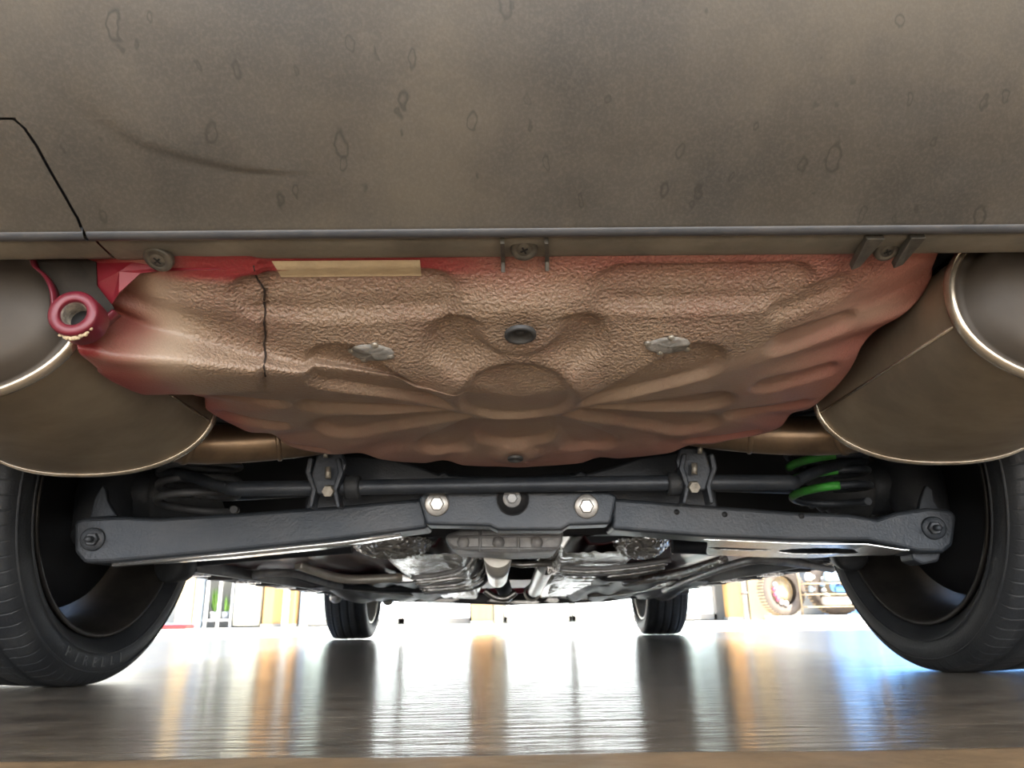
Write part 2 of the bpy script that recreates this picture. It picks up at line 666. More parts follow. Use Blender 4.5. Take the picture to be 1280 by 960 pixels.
def part(mb, name, material, parent=None, **k):
    """a part of the car: built in world coordinates, parented to the car (or one of its parts)"""
    o = mb.build(name, material, None, **k)
    root = parent or car
    o.parent = root
    mw = Matrix.Translation((0, 1.27, 0)) if root is car else root.get('_w')
    o.matrix_parent_inverse = Matrix.Translation((0, -1.27, 0))
    return o


def ppart(mb, name, material, parent, **k):
    """a sub-part of a part whose own mesh is in world coordinates"""
    o = mb.build(name, material, None, **k)
    o.parent = parent
    return o


# ---------------------------------------------------------------- bumper
# profile: D (forward) and z, from the lower edge up towards the camera
BP = [(0.520, 0.380), (0.5135, 0.3815), (0.505, 0.388), (0.480, 0.4085), (0.45, 0.436), (0.42, 0.470), (0.395, 0.51), (0.375, 0.56), (0.363, 0.62), (0.36, 0.70), (0.37, 0.78)]
prof = spline([V((0, d, z)) for d, z in BP], 10)
# line fit so the lower edge lies where the photograph has it


def bump_pt(x, s):
    s = max(0, min(len(prof) - 1.001, s))
    i = int(s)
    p = prof[i].lerp(prof[i + 1], s - i)
    bow = 0.10 * max(0, abs(x) - 0.45) ** 2 * 4
    # long soft crease sweeping down from the left
    q = V((x, p.y + bow, p.z))
    return q


def px_to_s(px, py):
    """x and profile position of the bumper point under a picture point"""
    best = None
    d = ray(px, py)
    for k in range(0, (len(prof) - 1) * 4):
        s = k / 4
        i = int(s)
        p = prof[i].lerp(prof[i + 1], s - i)
        # closest miss between ray and profile line x=any
        t = (p.y - CAM.y) / d.y
        e = abs(CAM.z + d.z * t - p.z)
        if best is None or e < best[0]:
            best = (e, CAM.x + d.x * t, s)
    return best[1], best[2]


NS = len(prof) - 1
gl = [px_to_s(*q) for q in [(110, 297), (97, 272), (80, 243), (62, 212), (46, 182), (30, 160), (18, 150)]]
s_top = gl[-1][1]


def gap_x(s):
    if s <= gl[0][1]:
        return gl[0][0]
    for (xa, sa), (xb, sb) in zip(gl, gl[1:]):
        if sa <= s <= sb and sb > sa:
            return xa + (xb - xa) * (s - sa) / (sb - sa)
    return gl[-1][0]


crease = [px_to_s(*q) for q in [(60, 95), (110, 140), (170, 178), (240, 200), (300, 212), (370, 218), (420, 214)]]


def relief(x, s):
    """height of the soft moulded crease on the bumper skin"""
    h = 0
    if crease[0][0] < x < crease[-1][0] + 0.05:
        for (xa, sa), (xb, sb) in zip(crease, crease[1:]):
            if xa <= x <= xb:
                sc = sa + (sb - sa) * (x - xa) / (xb - xa)
                e = sst(crease[0][0], crease[2][0], x) * (1 - sst(crease[4][0], crease[-1][0], x))
                dd = s - sc
                h = 0.0016 * e * (sst(-0.5, 0.6, dd)) * (1 - sst(0.6, 16, dd))
    return h


def skin(x, s):
    p = bump_pt(x, s)
    a, b = bump_pt(x, max(0, s - 0.5)), bump_pt(x, min(NS - 0.01, s + 0.5))
    t = (b - a).normalized()
    n = V((0, t.z, -t.y))
    n = -n if n.y > 0 else n
    return p - n * relief(x, s) * -1.0


xs = [-0.92 + 0.012 * i for i in range(int(1.84 / 0.012) + 1)]
GAP = 0.0012
ss_low = [s_top * (k / 90) for k in range(91)]
lowmb = MB()
rows = []
for s in ss_low:
    x0 = gap_x(s) + GAP
    rows.append([skin(x0 + (0.92 - x0) * ((i / 170)), s) for i in range(171)])
lowmb.grid(rows)
rows = []
for k in range(80):
    s = s_top + 0.35 + (NS - s_top - 0.35) * k / 79
    rows.append([skin(-0.92 + 1.84 * i / 200, s) for i in range(201)])
lowmb.grid(rows)
# tie strip joining the two grids right of the trim
x0 = gap_x(s_top) + GAP
lowmb.grid([[skin(x0 + (0.92 - x0) * i / 120, s) for i in range(121)] for s in (s_top, s_top + 0.35)])
bumper = part(lowmb, 'bumper', 'bumper')
bumper['label'] = 'dusty dark plastic bumper skin with dried water spots'
mb = MB()
rows = []
for s in ss_low:
    x1 = gap_x(s) - GAP
    rows.append([skin(-0.92 + (x1 + 0.92) * i / 40, s) for i in range(41)])
mb.grid(rows)
tr = ppart(mb, 'corner_panel', 'bumper', bumper)
tr['label'] = 'separate lower corner panel behind a curved gap'
# dark backing behind the gap
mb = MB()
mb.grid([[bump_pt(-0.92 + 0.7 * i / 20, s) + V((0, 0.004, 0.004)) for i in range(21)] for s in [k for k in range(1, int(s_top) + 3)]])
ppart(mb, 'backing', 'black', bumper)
# rounded lower bead of the skin and the flat flange behind it
mb = MB()
bead = []
for x0, x1 in ((-0.92, gap_x(0) - GAP), (gap_x(0) + GAP, 0.92)):
    n = 60
    rows = []
    for i in range(n + 1):
        x = x0 + (x1 - x0) * i / n
        c = bump_pt(x, 0) + V((0, -0.0015, 0.003))
        rows.append([c + V((0, math.cos(a) * 0.0060, math.sin(a) * 0.0052)) for a in [2 * PI * j / 12 for j in range(12)]])
    mb.grid(rows, wrap=True)
M['bead'] = mat('bumper_bead', (0.055, 0.06, 0.068), 0.34, 0.05, (0.085, 0.085, 0.088), 25)  # blue-grey tint imitates the bluish light along this edge
b_ = ppart(mb, 'lower_bead', 'bead', bumper)
b_['label'] = 'smooth rounded lower edge, bluish light put into its colour'
mb = MB()


def flange_far(x):
    return 0.5615 + (0.004 * sst(-0.30, -0.36, x)) * 0 + bump_pt(x, 0).y - 0.52


for x0, x1 in ((-0.92, -0.3375), (-0.3355, 0.92)):
    rows = []
    n = 80
    for i in range(n + 1):
        x = x0 + (x1 - x0) * i / n
        f = flange_far(x)
        if x < -0.3370:
            f -= 0.002
        y0 = bump_pt(x, 0).y
        zz = 0.3815
        wv = 0.0012 * noise.noise(V((x * 5, 3, 0)))
        rows.append([V((x, y0 + 0.002, zz + 0.004)), V((x, y0 + 0.012, zz + wv)), V((x, f - 0.004, zz + wv)), V((x, f, zz + 0.001)), V((x, f + 0.001, zz + 0.004)), V((x, f, zz + 0.02))])
    mb.grid(rows)
M['flange_dust'] = mat('flange_dust', (0.15, 0.14, 0.115), 0.5, 0, (0.25, 0.23, 0.19), 16, bump=0.2, rough2=0.65)
fl = ppart(mb, 'flange', 'flange_dust', bumper)


def pcyl(mb, c, direction, r, h, seg=24, cham=0.15):
    mb.lathe([(0.0001, 0), (r * (1 - cham), 0), (r, -h * cham * 1.2), (r, -h)], seg, aim(c, direction))
    return mb


def cross_screw(px, py, rad, name='screw', zz=0.3805, tilt=0.0):
    p = PZ(px, py, zz)
    d = V((0.1 * tilt, -0.55, -1)).normalized()
    mb = MB()
    mb.lathe([(0.0001, 0.0), (rad * 0.45, 0.0), (rad * 0.5, -0.0006), (rad * 0.55, -0.0006), (rad * 0.62, 0.0002), (rad * 0.9, -0.0004), (rad, -0.0018), (rad, -0.006)], 30, aim(p + d * 0.0025, d))
    o = ppart(mb, name, 'screw_metal', bumper)
    o['label'] = 'dusty cross-head screw'
    # the slots stand as two dark recess bars of the same screw
    mm = aim(p + d * 0.0026, d, 0.5)
    mb = MB()
    mb.box((-rad * 0.30, -rad * 0.06, -0.0002), (rad * 0.30, rad * 0.06, 0.0003), mm)
    mb.box((-rad * 0.06, -rad * 0.30, -0.0002), (rad * 0.06, rad * 0.30, 0.0003), mm)
    ppart(mb, 'screw_slot', 'black', bumper)
    return o


cross_screw(655, 311, 0.0112)
cross_screw(1108, 313, 0.0100)
cross_screw(198, 324, 0.0118, zz=0.3775, tilt=-1)


def fin(a, b, wid, depth, name='clip_fin'):
    """thin vertical plastic fin under the flange: from picture point a (near) to b (far tip)"""
    pa = PZ(a[0], a[1], 0.3765)
    pb = PY(b[0], b[1], 0.566)
    t = V((wid, 0, 0))
    up = V((0, 0, 0.012))
    poly = [pa + V((0, 0, -0.0005)), V((pb.x, 0.5625, 0.378)), pb, V((pb.x, pb.y + 0.002, pb.z + 0.002)), V((pb.x, 0.568, 0.392)), pa + up]
    ppart(MB().prism([p - t * 0.5 for p in poly], t), name, 'plastic_clip', bumper, bevel=0.0005)


fin((628, 304), (629, 341), 0.0034, 0)
fin((683, 304), (684, 339), 0.0034, 0)
for a_, b_, c_, d_ in (((1084, 299), (1106, 299), (1075, 334), (1064, 338)), ((1139, 298), (1158, 298), (1129, 331), (1117, 336))):
    q = [PZ(*a_, 0.377), PZ(*b_, 0.377), PY(*c_, 0.566), PY(*d_, 0.566)]
    ppart(MB().prism(q, (0, 0.002, 0.007)), 'clip_fin', 'plastic_clip', bumper, bevel=0.0006)

# ---------------------------------------------------------------- spare wheel well
CW = V((0.0, 0.745, 0.312))
S = []
for px, py, z in [(1168, 320, .40), (1150, 360, .385), (1127, 387, .37), (1098, 414, .36), (1070, 438, .35), (1056, 462, .342),
                  (1035, 485, .335), (1006, 508, .33), (960, 535, .325), (905, 547, .318), (850, 560, .312), (780, 569, .308), (700, 577, .304), (645, 580, .302),
                  (590, 578, .303), (520, 574, .305), (450, 567, .308), (388, 560, .312), (345, 546, .318), (300, 530, .322), (262, 508, .328)]:
    S.append(PZ(px, py, z))
S.append(PX(238, 484, -.335))
S.append(PX(195, 486, -.362))
S.append(PX(150, 469, -.368))
S.append(PX(118, 446, -.370))
S.append(PX(99, 425, -.371))
S.append(PX(120, 402, -.368))
S.append(PX(143, 381, -.366))
S.append(PX(121, 356, -.372))
S.append(PX(119, 326, -.374))
S.append(V((-.372, .560, .400)))
S += [V((-.30, .548, .392)), V((-.2, .545, .391)), V((-.1, .545, .391)), V((0, .545, .391)), V((.1, .545, .391)), V((.2, .545, .393)), V((.30, .548, .397)), V((.36, .57, .405))]
B = spline(S, 11, True)
NB = len(B)
BS = []
for j in range(NB):
    acc, wsum = V(), 0.0
    for q in range(-26, 27):
        g = math.exp(-(q / 12) ** 2)
        acc += B[(j + q) % NB] * g
        wsum += g
    BS.append(acc / wsum)


def plan(px, py, z=0.318):
    p = PZ(px, py, z)
    return V((p.x, p.y, 0))


def cap_rec(p, a, b, ra, rb, e=0.010):
    """0..1 inside a tapering capsule"""
    ab = b - a
    t = max(0, min(1, (p - a).dot(ab) / ab.length_squared))
    r = ra + (rb - ra) * t
    d = (p - (a + ab * t)).length
    return 1 - sst(r - e * 0.5, r + e * 0.5, d)


CAPS = []


def capsule(a, b, ra, rb, h, e=0.010, za=0.318):
    CAPS.append((plan(*a, za), plan(*b, za), ra, rb, h, e))


H = 0.0095
for mir in (0, 1):
    def mx(p):
        return (1291 - p[0], p[1] - 2) if mir else p
    capsule(mx((585, 448)), mx((622, 474)), 0.036, 0.012, H, 0.014, 0.325)
    capsule(mx((428, 470)), mx((562, 498)), 0.032, 0.010, H, 0.014, 0.318)
    capsule(mx((405, 508)), mx((560, 509)), 0.026, 0.006, H, 0.014, 0.316)
    capsule(mx((430, 536)), mx((580, 518)), 0.036, 0.010, H, 0.016, 0.312)
    capsule(mx((555, 556)), mx((606, 528)), 0.034, 0.012, H, 0.016, 0.308)
capsule((645, 538), (645, 547), 0.045, 0.052, H, 0.016, 0.306)
capsule((320, 395), (540, 394), 0.020, 0.020, H, 0.012, 0.345)
capsule((775, 390), (990, 387), 0.020, 0.018, H, 0.012, 0.345)
for a, b in (((990, 412), (1050, 406)), ((985, 438), (1052, 430)), ((962, 472), (1030, 464)), ((920, 502), (1000, 495)), ((870, 530), (940, 526)),
             ((290, 478), (345, 485)), ((290, 506), (350, 512)), ((340, 534), (400, 538))):
    capsule(a, b, 0.016, 0.012, H * 0.75, 0.014, 0.335)
HOLE1, HOLE2 = plan(650, 412, .342), plan(644, 567, .304)
DISC = plan(645, 497, .313)
GRV = plan(325, 330, .37), plan(331, 472, .325)


def well_relief(x, y, r, th):
    p = V((x, y, 0))
    h = 0.0
    for a, b, ra, rb, hh, e in CAPS:
        h = max(h, hh * cap_rec(p, a, b, ra, rb, e))
    d = V(((p - DISC).x, (p - DISC).y * 0.9, 0)).length
    h *= sst(0.062, 0.085, d)
    h += -0.004 * (1 - sst(0.065, 0.100, d)) + 0.0065 * (1 - sst(0.052, 0.066, d))
    d = (p - HOLE1).length
    h = h * sst(0.03, 0.045, d) - 0.009 * (1 - sst(0.024, 0.055, V(((p - HOLE1).x * 0.75, (p - HOLE1).y, 0)).length))
    d = (p - HOLE2).length
    h = h * sst(0.02, 0.035, d) - 0.006 * (1 - sst(0.018, 0.040, d))
    # big cross swage above the petals
    h += -0.003 * sst(0.585, 0.60, y) * (1 - sst(0.60, 0.63, y))
    h += 0.0025 * (1 - sst(0.55, 0.585, y))
    return h


NR = 120
rs = [(k / NR) for k in range(1, NR + 1)]
verts, faces, cols, sprays = [CW.copy()], [], [(0, 0, 0.2)], [0.0]
verts[0].z += well_relief(CW.x, CW.y, 0, 0)
cusps = [PZ(px, py, .34) for px, py in ((1127, 387), (1070, 440), (1006, 508), (905, 547), (780, 569), (520, 574), (388, 560), (300, 530), (238, 484))]
ca = sorted(math.atan2(c.y - CW.y, c.x - CW.x) for c in cusps)


def cusp(th):
    """0 at a fold between lobes, 1 in the middle of a lobe"""
    d = min(abs((th - c + PI) % (2 * PI) - PI) for c in ca)
    return sst(0.0, 0.10, d)


for r in rs:
    for j, btrue in enumerate(B):
        bpt = BS[j].lerp(btrue, sst(0.84, 1.0, r))
        d = bpt - CW
        th = math.atan2(d.y, d.x)
        cu = cusp(th)
        k = 1 + 0.018 * (cu - 0.6) * sst(0.75, 1, r) * (bpt.y > 0.62)
        x, y = CW.x + d.x * r * k, CW.y + d.y * r * k
        near = sst(0.2, 0.9, -math.sin(th))
        pw = 2.3 - 0.9 * near
        z = CW.z + d.z * r ** pw
        z += -0.0045 * cu * sst(0.62, 0.92, r) * (1 - near)
        z += well_relief(x, y, r, th) * (1 - sst(0.93, 1.0, r))
        # overlap step of the left sheet
        pxx = GRV[0].lerp(GRV[1], max(0, min(1, (y - GRV[0].y) / (GRV[1].y - GRV[0].y)))).x
        if y < GRV[1].y + 0.02:
            z -= 0.0035 * (1 - sst(pxx - 0.004, pxx + 0.0015, x)) * (1 - sst(GRV[1].y - 0.01, GRV[1].y + 0.02, y))
            z += 0.0025 * math.exp(-((x - pxx - 0.002) / 0.0022) ** 2) * (1 - sst(GRV[1].y - 0.02, GRV[1].y + 0.01, y))
        z += 0.0012 * noise.noise(V((x * 22, y * 22, 0)))
        verts.append(V((x, y, z)))
        # coatings: R rose, G bare red paint, B pebble strength
        lefty = sst(-0.27, -0.33, x)
        rose = 0.06 + 0.48 * sst(0.72, 1.0, r) * (0.5 + 0.5 * sst(-0.1, 0.25, x)) + 0.34 * sst(0.20, 0.36, x)
        rose += 0.30 * sst(0.60, 0.575, y) * sst(-0.2, 0.0, x) + 0.2 * (y > 0.6) * sst(0.8, 1.0, y)
        rose += 0.9 * sst(-0.30, -0.36, x) * sst(0.585, 0.66, y)
        red = 1.0 * sst(0.582, 0.571, y) * sst(0.03, -0.10, x) * sst(-0.375, -0.35, x + 0.0)
        red = max(red, 0.22 * sst(0.578, 0.568, y))
        if x < -0.30:
            red = max(red, 0.42 * sst(-0.315, -0.355, x))
            red = max(red, sst(0.605, 0.590, y) * sst(-0.345, -0.362, x))
            red = max(red, 0.75 * sst(-0.335, -0.368, x) * sst(0.60, 0.64, y))
        peb = 1.0 * (1 - sst(0.66, 0.76, y)) * (1 - sst(0.0, 0.04, x - (0.32 - (y - 0.58) * 1.35))) * (1 - sst(-0.285, -0.315, x))
        cols.append((min(1, rose), min(1, red), 0.16 + 0.84 * peb * (1 - 0.8 * min(1, red))))
        sprays.append(0.60 * math.exp(-(((x + 0.312) / 0.022) ** 2 + ((y - 0.605) / 0.05) ** 2)) + 0.35 * math.exp(-(((x - 0.335) / 0.03) ** 2 + ((y - 0.645) / 0.012) ** 2)))
# rim rings going up and out so the sides have depth
for (k, dz) in ((1.004, 0.006), (1.006, 0.02), (1.02, 0.12)):
    for j, bpt in enumerate(B):
        last = verts[1 + (NR - 1) * NB + j]
        d = last - CW
        v = V((CW.x + d.x * k, CW.y + d.y * k, last.z + dz))
        verts.append(v)
        cols.append((1, 0.5, 0.1))
        sprays.append(0)
NRR = NR + 3
for j in range(NB):
    faces.append((0, 1 + (j + 1) % NB, 1 + j))
for i in range(NRR - 1):
    for j in range(NB):
        k = (j + 1) % NB
        a = 1 + i * NB
        faces.append((a + j, a + k, a + NB + k, a + NB + j))
me = bpy.data.meshes.new('spare_wheel_well')
me.from_pydata([tuple(v) for v in verts], [], faces)
me.polygons.foreach_set('use_smooth', [True] * len(faces))
ca1 = me.color_attributes.new('coat', 'FLOAT_COLOR', 'POINT')
ca2 = me.color_attributes.new('spray', 'FLOAT_COLOR', 'POINT')
ca1.data.foreach_set('color', [q for c in cols for q in (*c, 1)])
ca2.data.foreach_set('color', [q for s in sprays for q in (s, s, s, 1)])
me.materials.append(M['well'])
well = bpy.data.objects.new('spare_wheel_well', me)
C.objects.link(well)
well.parent = car
well.matrix_parent_inverse = CARINV
well['label'] = 'embossed spare wheel well with radial petals, tan undercoating over dull red paint'
bvh = BVHTree.FromPolygons([v for v in verts], faces)


def hit(px, py, off=0.0):
    d = ray(px, py).normalized()
    p, n, _, _ = bvh.ray_cast(CAM, d)
    if p is None:
        p = PZ(px, py, 0.33)
        n = V((0, -0.4, -1)).normalized()
    if n.dot(d) > 0:
        n = -n
    return p + n * off, n


def sub_well(mb, name, material, label=None, **k):
    o = ppart(mb, name, material, well, **k)
    if label:
        o['label'] = label
    return o


# cream patch along the top edge
rows = []
for j in range(5):
    y = 326 + (346 - 326) * j / 4
    rows.append([hit((340 + 12 * j / 4) + (525 - 340 - 10 * j / 4) * i / 24, y - 2 + 1.5 * (1 - i / 24), 0.0012)[0] for i in range(25)])
sub_well(MB().grid(rows), 'coating_patch', 'cream', 'bare cream coloured strip of coating')
# rubber plugs
for px, py, r, nm in ((650, 412, 0.0135, 'plug'), (644, 568, 0.0098, 'plug')):
    p, n = hit(px, py, 0.0065)
    n = (n + V((0, -0.1, -1)) * 2.0).normalized()
    mb = MB().lathe([(r * 1.05, -0.002), (r * 1.06, 0.0012), (r * 0.9, 0.0022), (r * 0.8, 0.0010), (r * 0.72, -0.0030), (r * 0.30, -0.0035), (r * 0.26, -0.0012), (0.0001, -0.0010)], 32, aim(p, n))
    sub_well(mb, nm, 'plug', 'black rubber plug')
# sealer patches
for px, py, w2, h2, tilt in ((465, 440, 28, 10, 0.05), (835, 431, 28, 10, -0.08)):
    rows = []
    c0, n0 = hit(px, py)
    mb = MB()
    rings = []
    for q, hh in ((0.05, 0.0040), (0.35, 0.0035), (0.7, 0.0036), (0.9, 0.0030), (1.0, 0.0006)):
        ring = []
        for j in range(36):
            a = 2 * PI * j / 36
            wob = 1 + 0.10 * noise.noise(V((math.cos(a) * 2 + px, math.sin(a) * 2, 0)))
            rr = q * wob
            x = px + w2 * rr * math.cos(a)
            y = py + h2 * rr * math.sin(a) + tilt * w2 * rr * math.cos(a)
            ring.append(hit(x, y, hh * 0.7 * (1 + 0.4 * noise.noise(V((x * 0.2, y * 0.3, 0)))))[0])
        rings.append(ring)
    mb.grid(rings, wrap=True)
    o = sub_well(mb, 'sealer_patch', 'sealer', 'grey sealer dab')
    # thumb-like lumps at its edge
    mb = MB()
    for k in range(4):
        a = 0.5 + k * 1.45
        q, nn = hit(px + w2 * 0.95 * math.cos(a), py + h2 * 0.95 * math.sin(a), 0.001)
        mb.lathe([(0.0035 * math.sin(t) + 1e-5, 0.0022 * math.cos(t)) for t in [PI * i / 8 for i in range(9)]], 12, aim(q, nn))
    sub_well(mb, 'sealer_lumps', 'dull_zinc')['kind'] = 'stuff'

# sheet seam (dark crack of the overlap)
pts = [hit(x + 1.0 * math.sin(y * 0.23), y, 0.0002)[0] for x, y in [(316 + (331 - 316) * sst(330, 370, y) , y) for y in range(332, 474, 6)]]
M['crack'] = mat('seam_gap', (0.03, 0.02, 0.016), 0.8)
sub_well(MB().tube(pts, [0.0007 + 0.0004 * abs(math.sin(i * 1.7)) for i in range(len(pts))], 6), 'panel_seam', 'crack', 'dark open seam between two sheets')

# ---------------------------------------------------------------- tow eye and its bracket
tc_ = PY(91, 391, 0.548)
td = (CAM - tc_).normalized()
td = (td + V((-0.40, -0.1, 0.34))).normalized()
tr_ = 0.0190
mb = MB()
mb.lathe([(tr_ * 0.52, -0.004), (tr_ * 0.54, 0.0), (tr_ * 0.60, 0.0012), (tr_ * 0.92, 0.0012), (tr_, -0.0008), (tr_, -0.022)], 44, aim(tc_, td))
towe = part(mb, 'tow_socket', 'rose_metal')
towe['label'] = 'crimson painted threaded towing socket'
mb = MB()
pr = [(tr_ * 0.55, -0.001)]
for k in range(6):
    pr += [(tr_ * 0.55, -0.002 - k * 0.0032), (tr_ * 0.47, -0.0036 - k * 0.0032)]
mb.lathe(pr, 40, aim(tc_, td))
ppart(MB().lathe([(tr_ * 0.5, -0.019), (0.0001, -0.019)], 40, aim(tc_, td)), 'bore_shade', 'black', towe)  # black disc painting the shade deep inside the socket
ppart(mb, 'thread', 'thread', towe)['label'] = 'bare steel screw thread'
# wrapped sheet-metal bracket: a ribbon edge running from above round under the socket
rib = [PY(36, 322, .566), PY(40, 333, .564), PY(52, 344, .562), PY(60, 358, .560), PY(63, 375, .560), PY(62, 392, .560), PY(67, 408, .560), PY(80, 419, .560), PY(96, 424, .562), PY(112, 416, .564), PY(127, 402, .568), PY(143, 388, .572)]
rib = spline(rib, 6)
mb = MB()
rows = [[p, p + V((0.0, 0.012, 0.0))] for p in rib]
mb.grid(rows)
br = part(mb, 'tow_bracket', 'rose_metal', solid=0.0024)
# sealer bead under the eye
mb = MB()
for k in range(26):
    a = k / 25
    p = PY(76 + 36 * a, 418 + 6 * math.sin(PI * a) - 6 * a, 0.552)
    rr = 0.0009 + 0.0012 * random.random()
    mb.lathe([(rr * math.sin(t) + 1e-5, rr * math.cos(t)) for t in [PI * i / 6 for i in range(7)]], 8, Matrix.Translation(p + V((random.uniform(-.001, .001), 0, random.uniform(-.002, .001)))))
ppart(mb, 'sealant_bead', 'cream', towe)['label'] = 'crumbly cream sealant under the socket'
# dark grey mount sheet inside the bracket
mb = MB().grid([[PY(38, 300, .574), PY(80, 300, .574), PY(121, 300, .574)], [PY(62, 365, .572), PY(90, 365, .574), PY(122, 358, .576)], [PY(64, 404, .572), PY(100, 412, .574), PY(143, 385, .578)], [PY(90, 424, .572), PY(100, 424, .574), PY(143, 389, .578)]], smooth=False)
part(mb, 'mounting_plate', 'mount', solid=0.002)
# folded red lip at the top-left corner of the well
f0 = [(121, 324), (119, 356), (140, 379), (152, 368), (172, 350), (185, 338), (205, 332), (205, 322)]
lip = MB()
P0 = [PY(121, 322, .575), PY(119, 356, .578), PY(141, 380, .582), PY(150, 366, .573), PY(176, 342, .568), PY(240, 334, .566), PY(318, 336, .566), PY(318, 324, .566), PY(176, 322, .566)]
cc = PY(150, 340, .568)
lip.add([cc] + P0, [(0, i, i + 1) for i in range(1, len(P0))] + [(0, len(P0), 1)])
sub_well(lip, 'folded_lip', 'red_paint', 'glossy bare red fold of the body', solid=0.001)

# ---------------------------------------------------------------- mufflers
def oval(cx, cz, a, b, y, n=64, e=2.25):
    out = []
    for j in range(n):
        t = 2 * PI * j / n
        c, s = math.cos(t), math.sin(t)
        out.append(V((cx + a * math.copysign(abs(c) ** (2 / e), c), y, cz + b * math.copysign(abs(s) ** (2 / e), s))))
    return out


def muffler(sx):
    cx, cz, a, b = 0.522 * sx, 0.352, 0.148, 0.083
    y0, y1 = 0.592, 0.892
    if sx < 0:
        cz -= 0.002
    mb = MB()
    sec = [(y0 + 0.004, 1.0), (y0 + 0.03, 1.0), (y0 + 0.15, 1.004), (y1 - 0.03, 1.0), (y1 - 0.004, 1.0)]
    rows = [oval(cx, cz, a * k, b * k, y, 72) for y, k in sec]
    mb.grid(rows, wrap=True)
    body = part(mb, 'muffler', 'steel')
    body['label'] = 'brown-tinted oval steel silencer can'
    # rolled end seams
    for y, s_ in ((y0, 1), (y1, -1)):
        c = oval(cx, cz, a, b, y, 72)
        rr = 0.0052 if s_ > 0 else 0.0042
        rows = []
        for j in range(72):
            p = c[j]
            tng = (c[(j + 1) % 72] - c[j - 1]).normalized()
            nrm = tng.cross(V((0, 1, 0)))
            if nrm.dot(p - V((cx, y, cz))) < 0:
                nrm = -nrm
            rows.append([p + nrm * (0.0012 + rr * math.cos(q) * 0.8) + V((0, rr * 1.2 * math.sin(q), 0)) for q in [2 * PI * i / 12 for i in range(12)]])
        rows.append(rows[0])
        ppart(MB().grid(rows, wrap=True), 'end_seam', 'steel_seam', body)['label'] = 'bright rolled end seam'
    # end caps
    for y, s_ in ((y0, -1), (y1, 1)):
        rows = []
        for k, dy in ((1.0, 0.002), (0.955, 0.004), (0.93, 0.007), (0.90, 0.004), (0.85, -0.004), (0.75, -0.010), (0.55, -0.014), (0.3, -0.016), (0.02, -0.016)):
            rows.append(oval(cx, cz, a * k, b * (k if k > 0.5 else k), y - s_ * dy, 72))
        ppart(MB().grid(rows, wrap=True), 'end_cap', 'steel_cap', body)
    # long lock seam: a fine ridge along the can
    t = math.radians(180 + 12) if sx > 0 else math.radians(-12)
    pts = []
    for y in (y0 + 0.008, y1 - 0.008):
        c, s = math.cos(t), math.sin(t)
        e = 2.25
        pts.append(V((cx + a * 1.003 * math.copysign(abs(c) ** (2 / e), c), y, cz + b * 1.003 * math.copysign(abs(s) ** (2 / e), s))))
    ppart(MB().tube(pts, 0.0016, 8), 'lock_seam', 'steel_seam', body)
    # inlet pipe bending inwards and over the axle
    xi = cx - sx * 0.055
    pts = spline([V((xi, y1 - 0.01, cz - 0.028)), V((xi, y1 + 0.045, cz - 0.028)), V((xi - sx * 0.045, y1 + 0.105, cz - 0.024)), V((xi - sx * 0.15, y1 + 0.14, cz - 0.010)),
                  V((xi - sx * 0.24, y1 + 0.16, cz + 0.012)), V((xi - sx * 0.29, y1 + 0.25, cz + 0.07)), V((xi - sx * 0.30, y1 + 0.5, cz + 0.07))], 6)
    pp = part(MB().tube(pts, 0.0275, 24), 'exhaust_pipe', 'pipe')
    # weld collar
    for k in (10, 17):
        tdir = (pts[k + 1] - pts[k]).normalized()
        ppart(MB().lathe([(0.0268, -0.004), (0.0292, -0.002), (0.0292, 0.002), (0.0268, 0.004)], 28, aim(pts[k], tdir)), 'weld_collar', 'pipe', pp)
    return body


muffler(1)
muffler(-1)

# ---------------------------------------------------------------- wheels
TW, TRAD = 0.230, 0.297
RK = 0.218 / 0.236      # rim scale


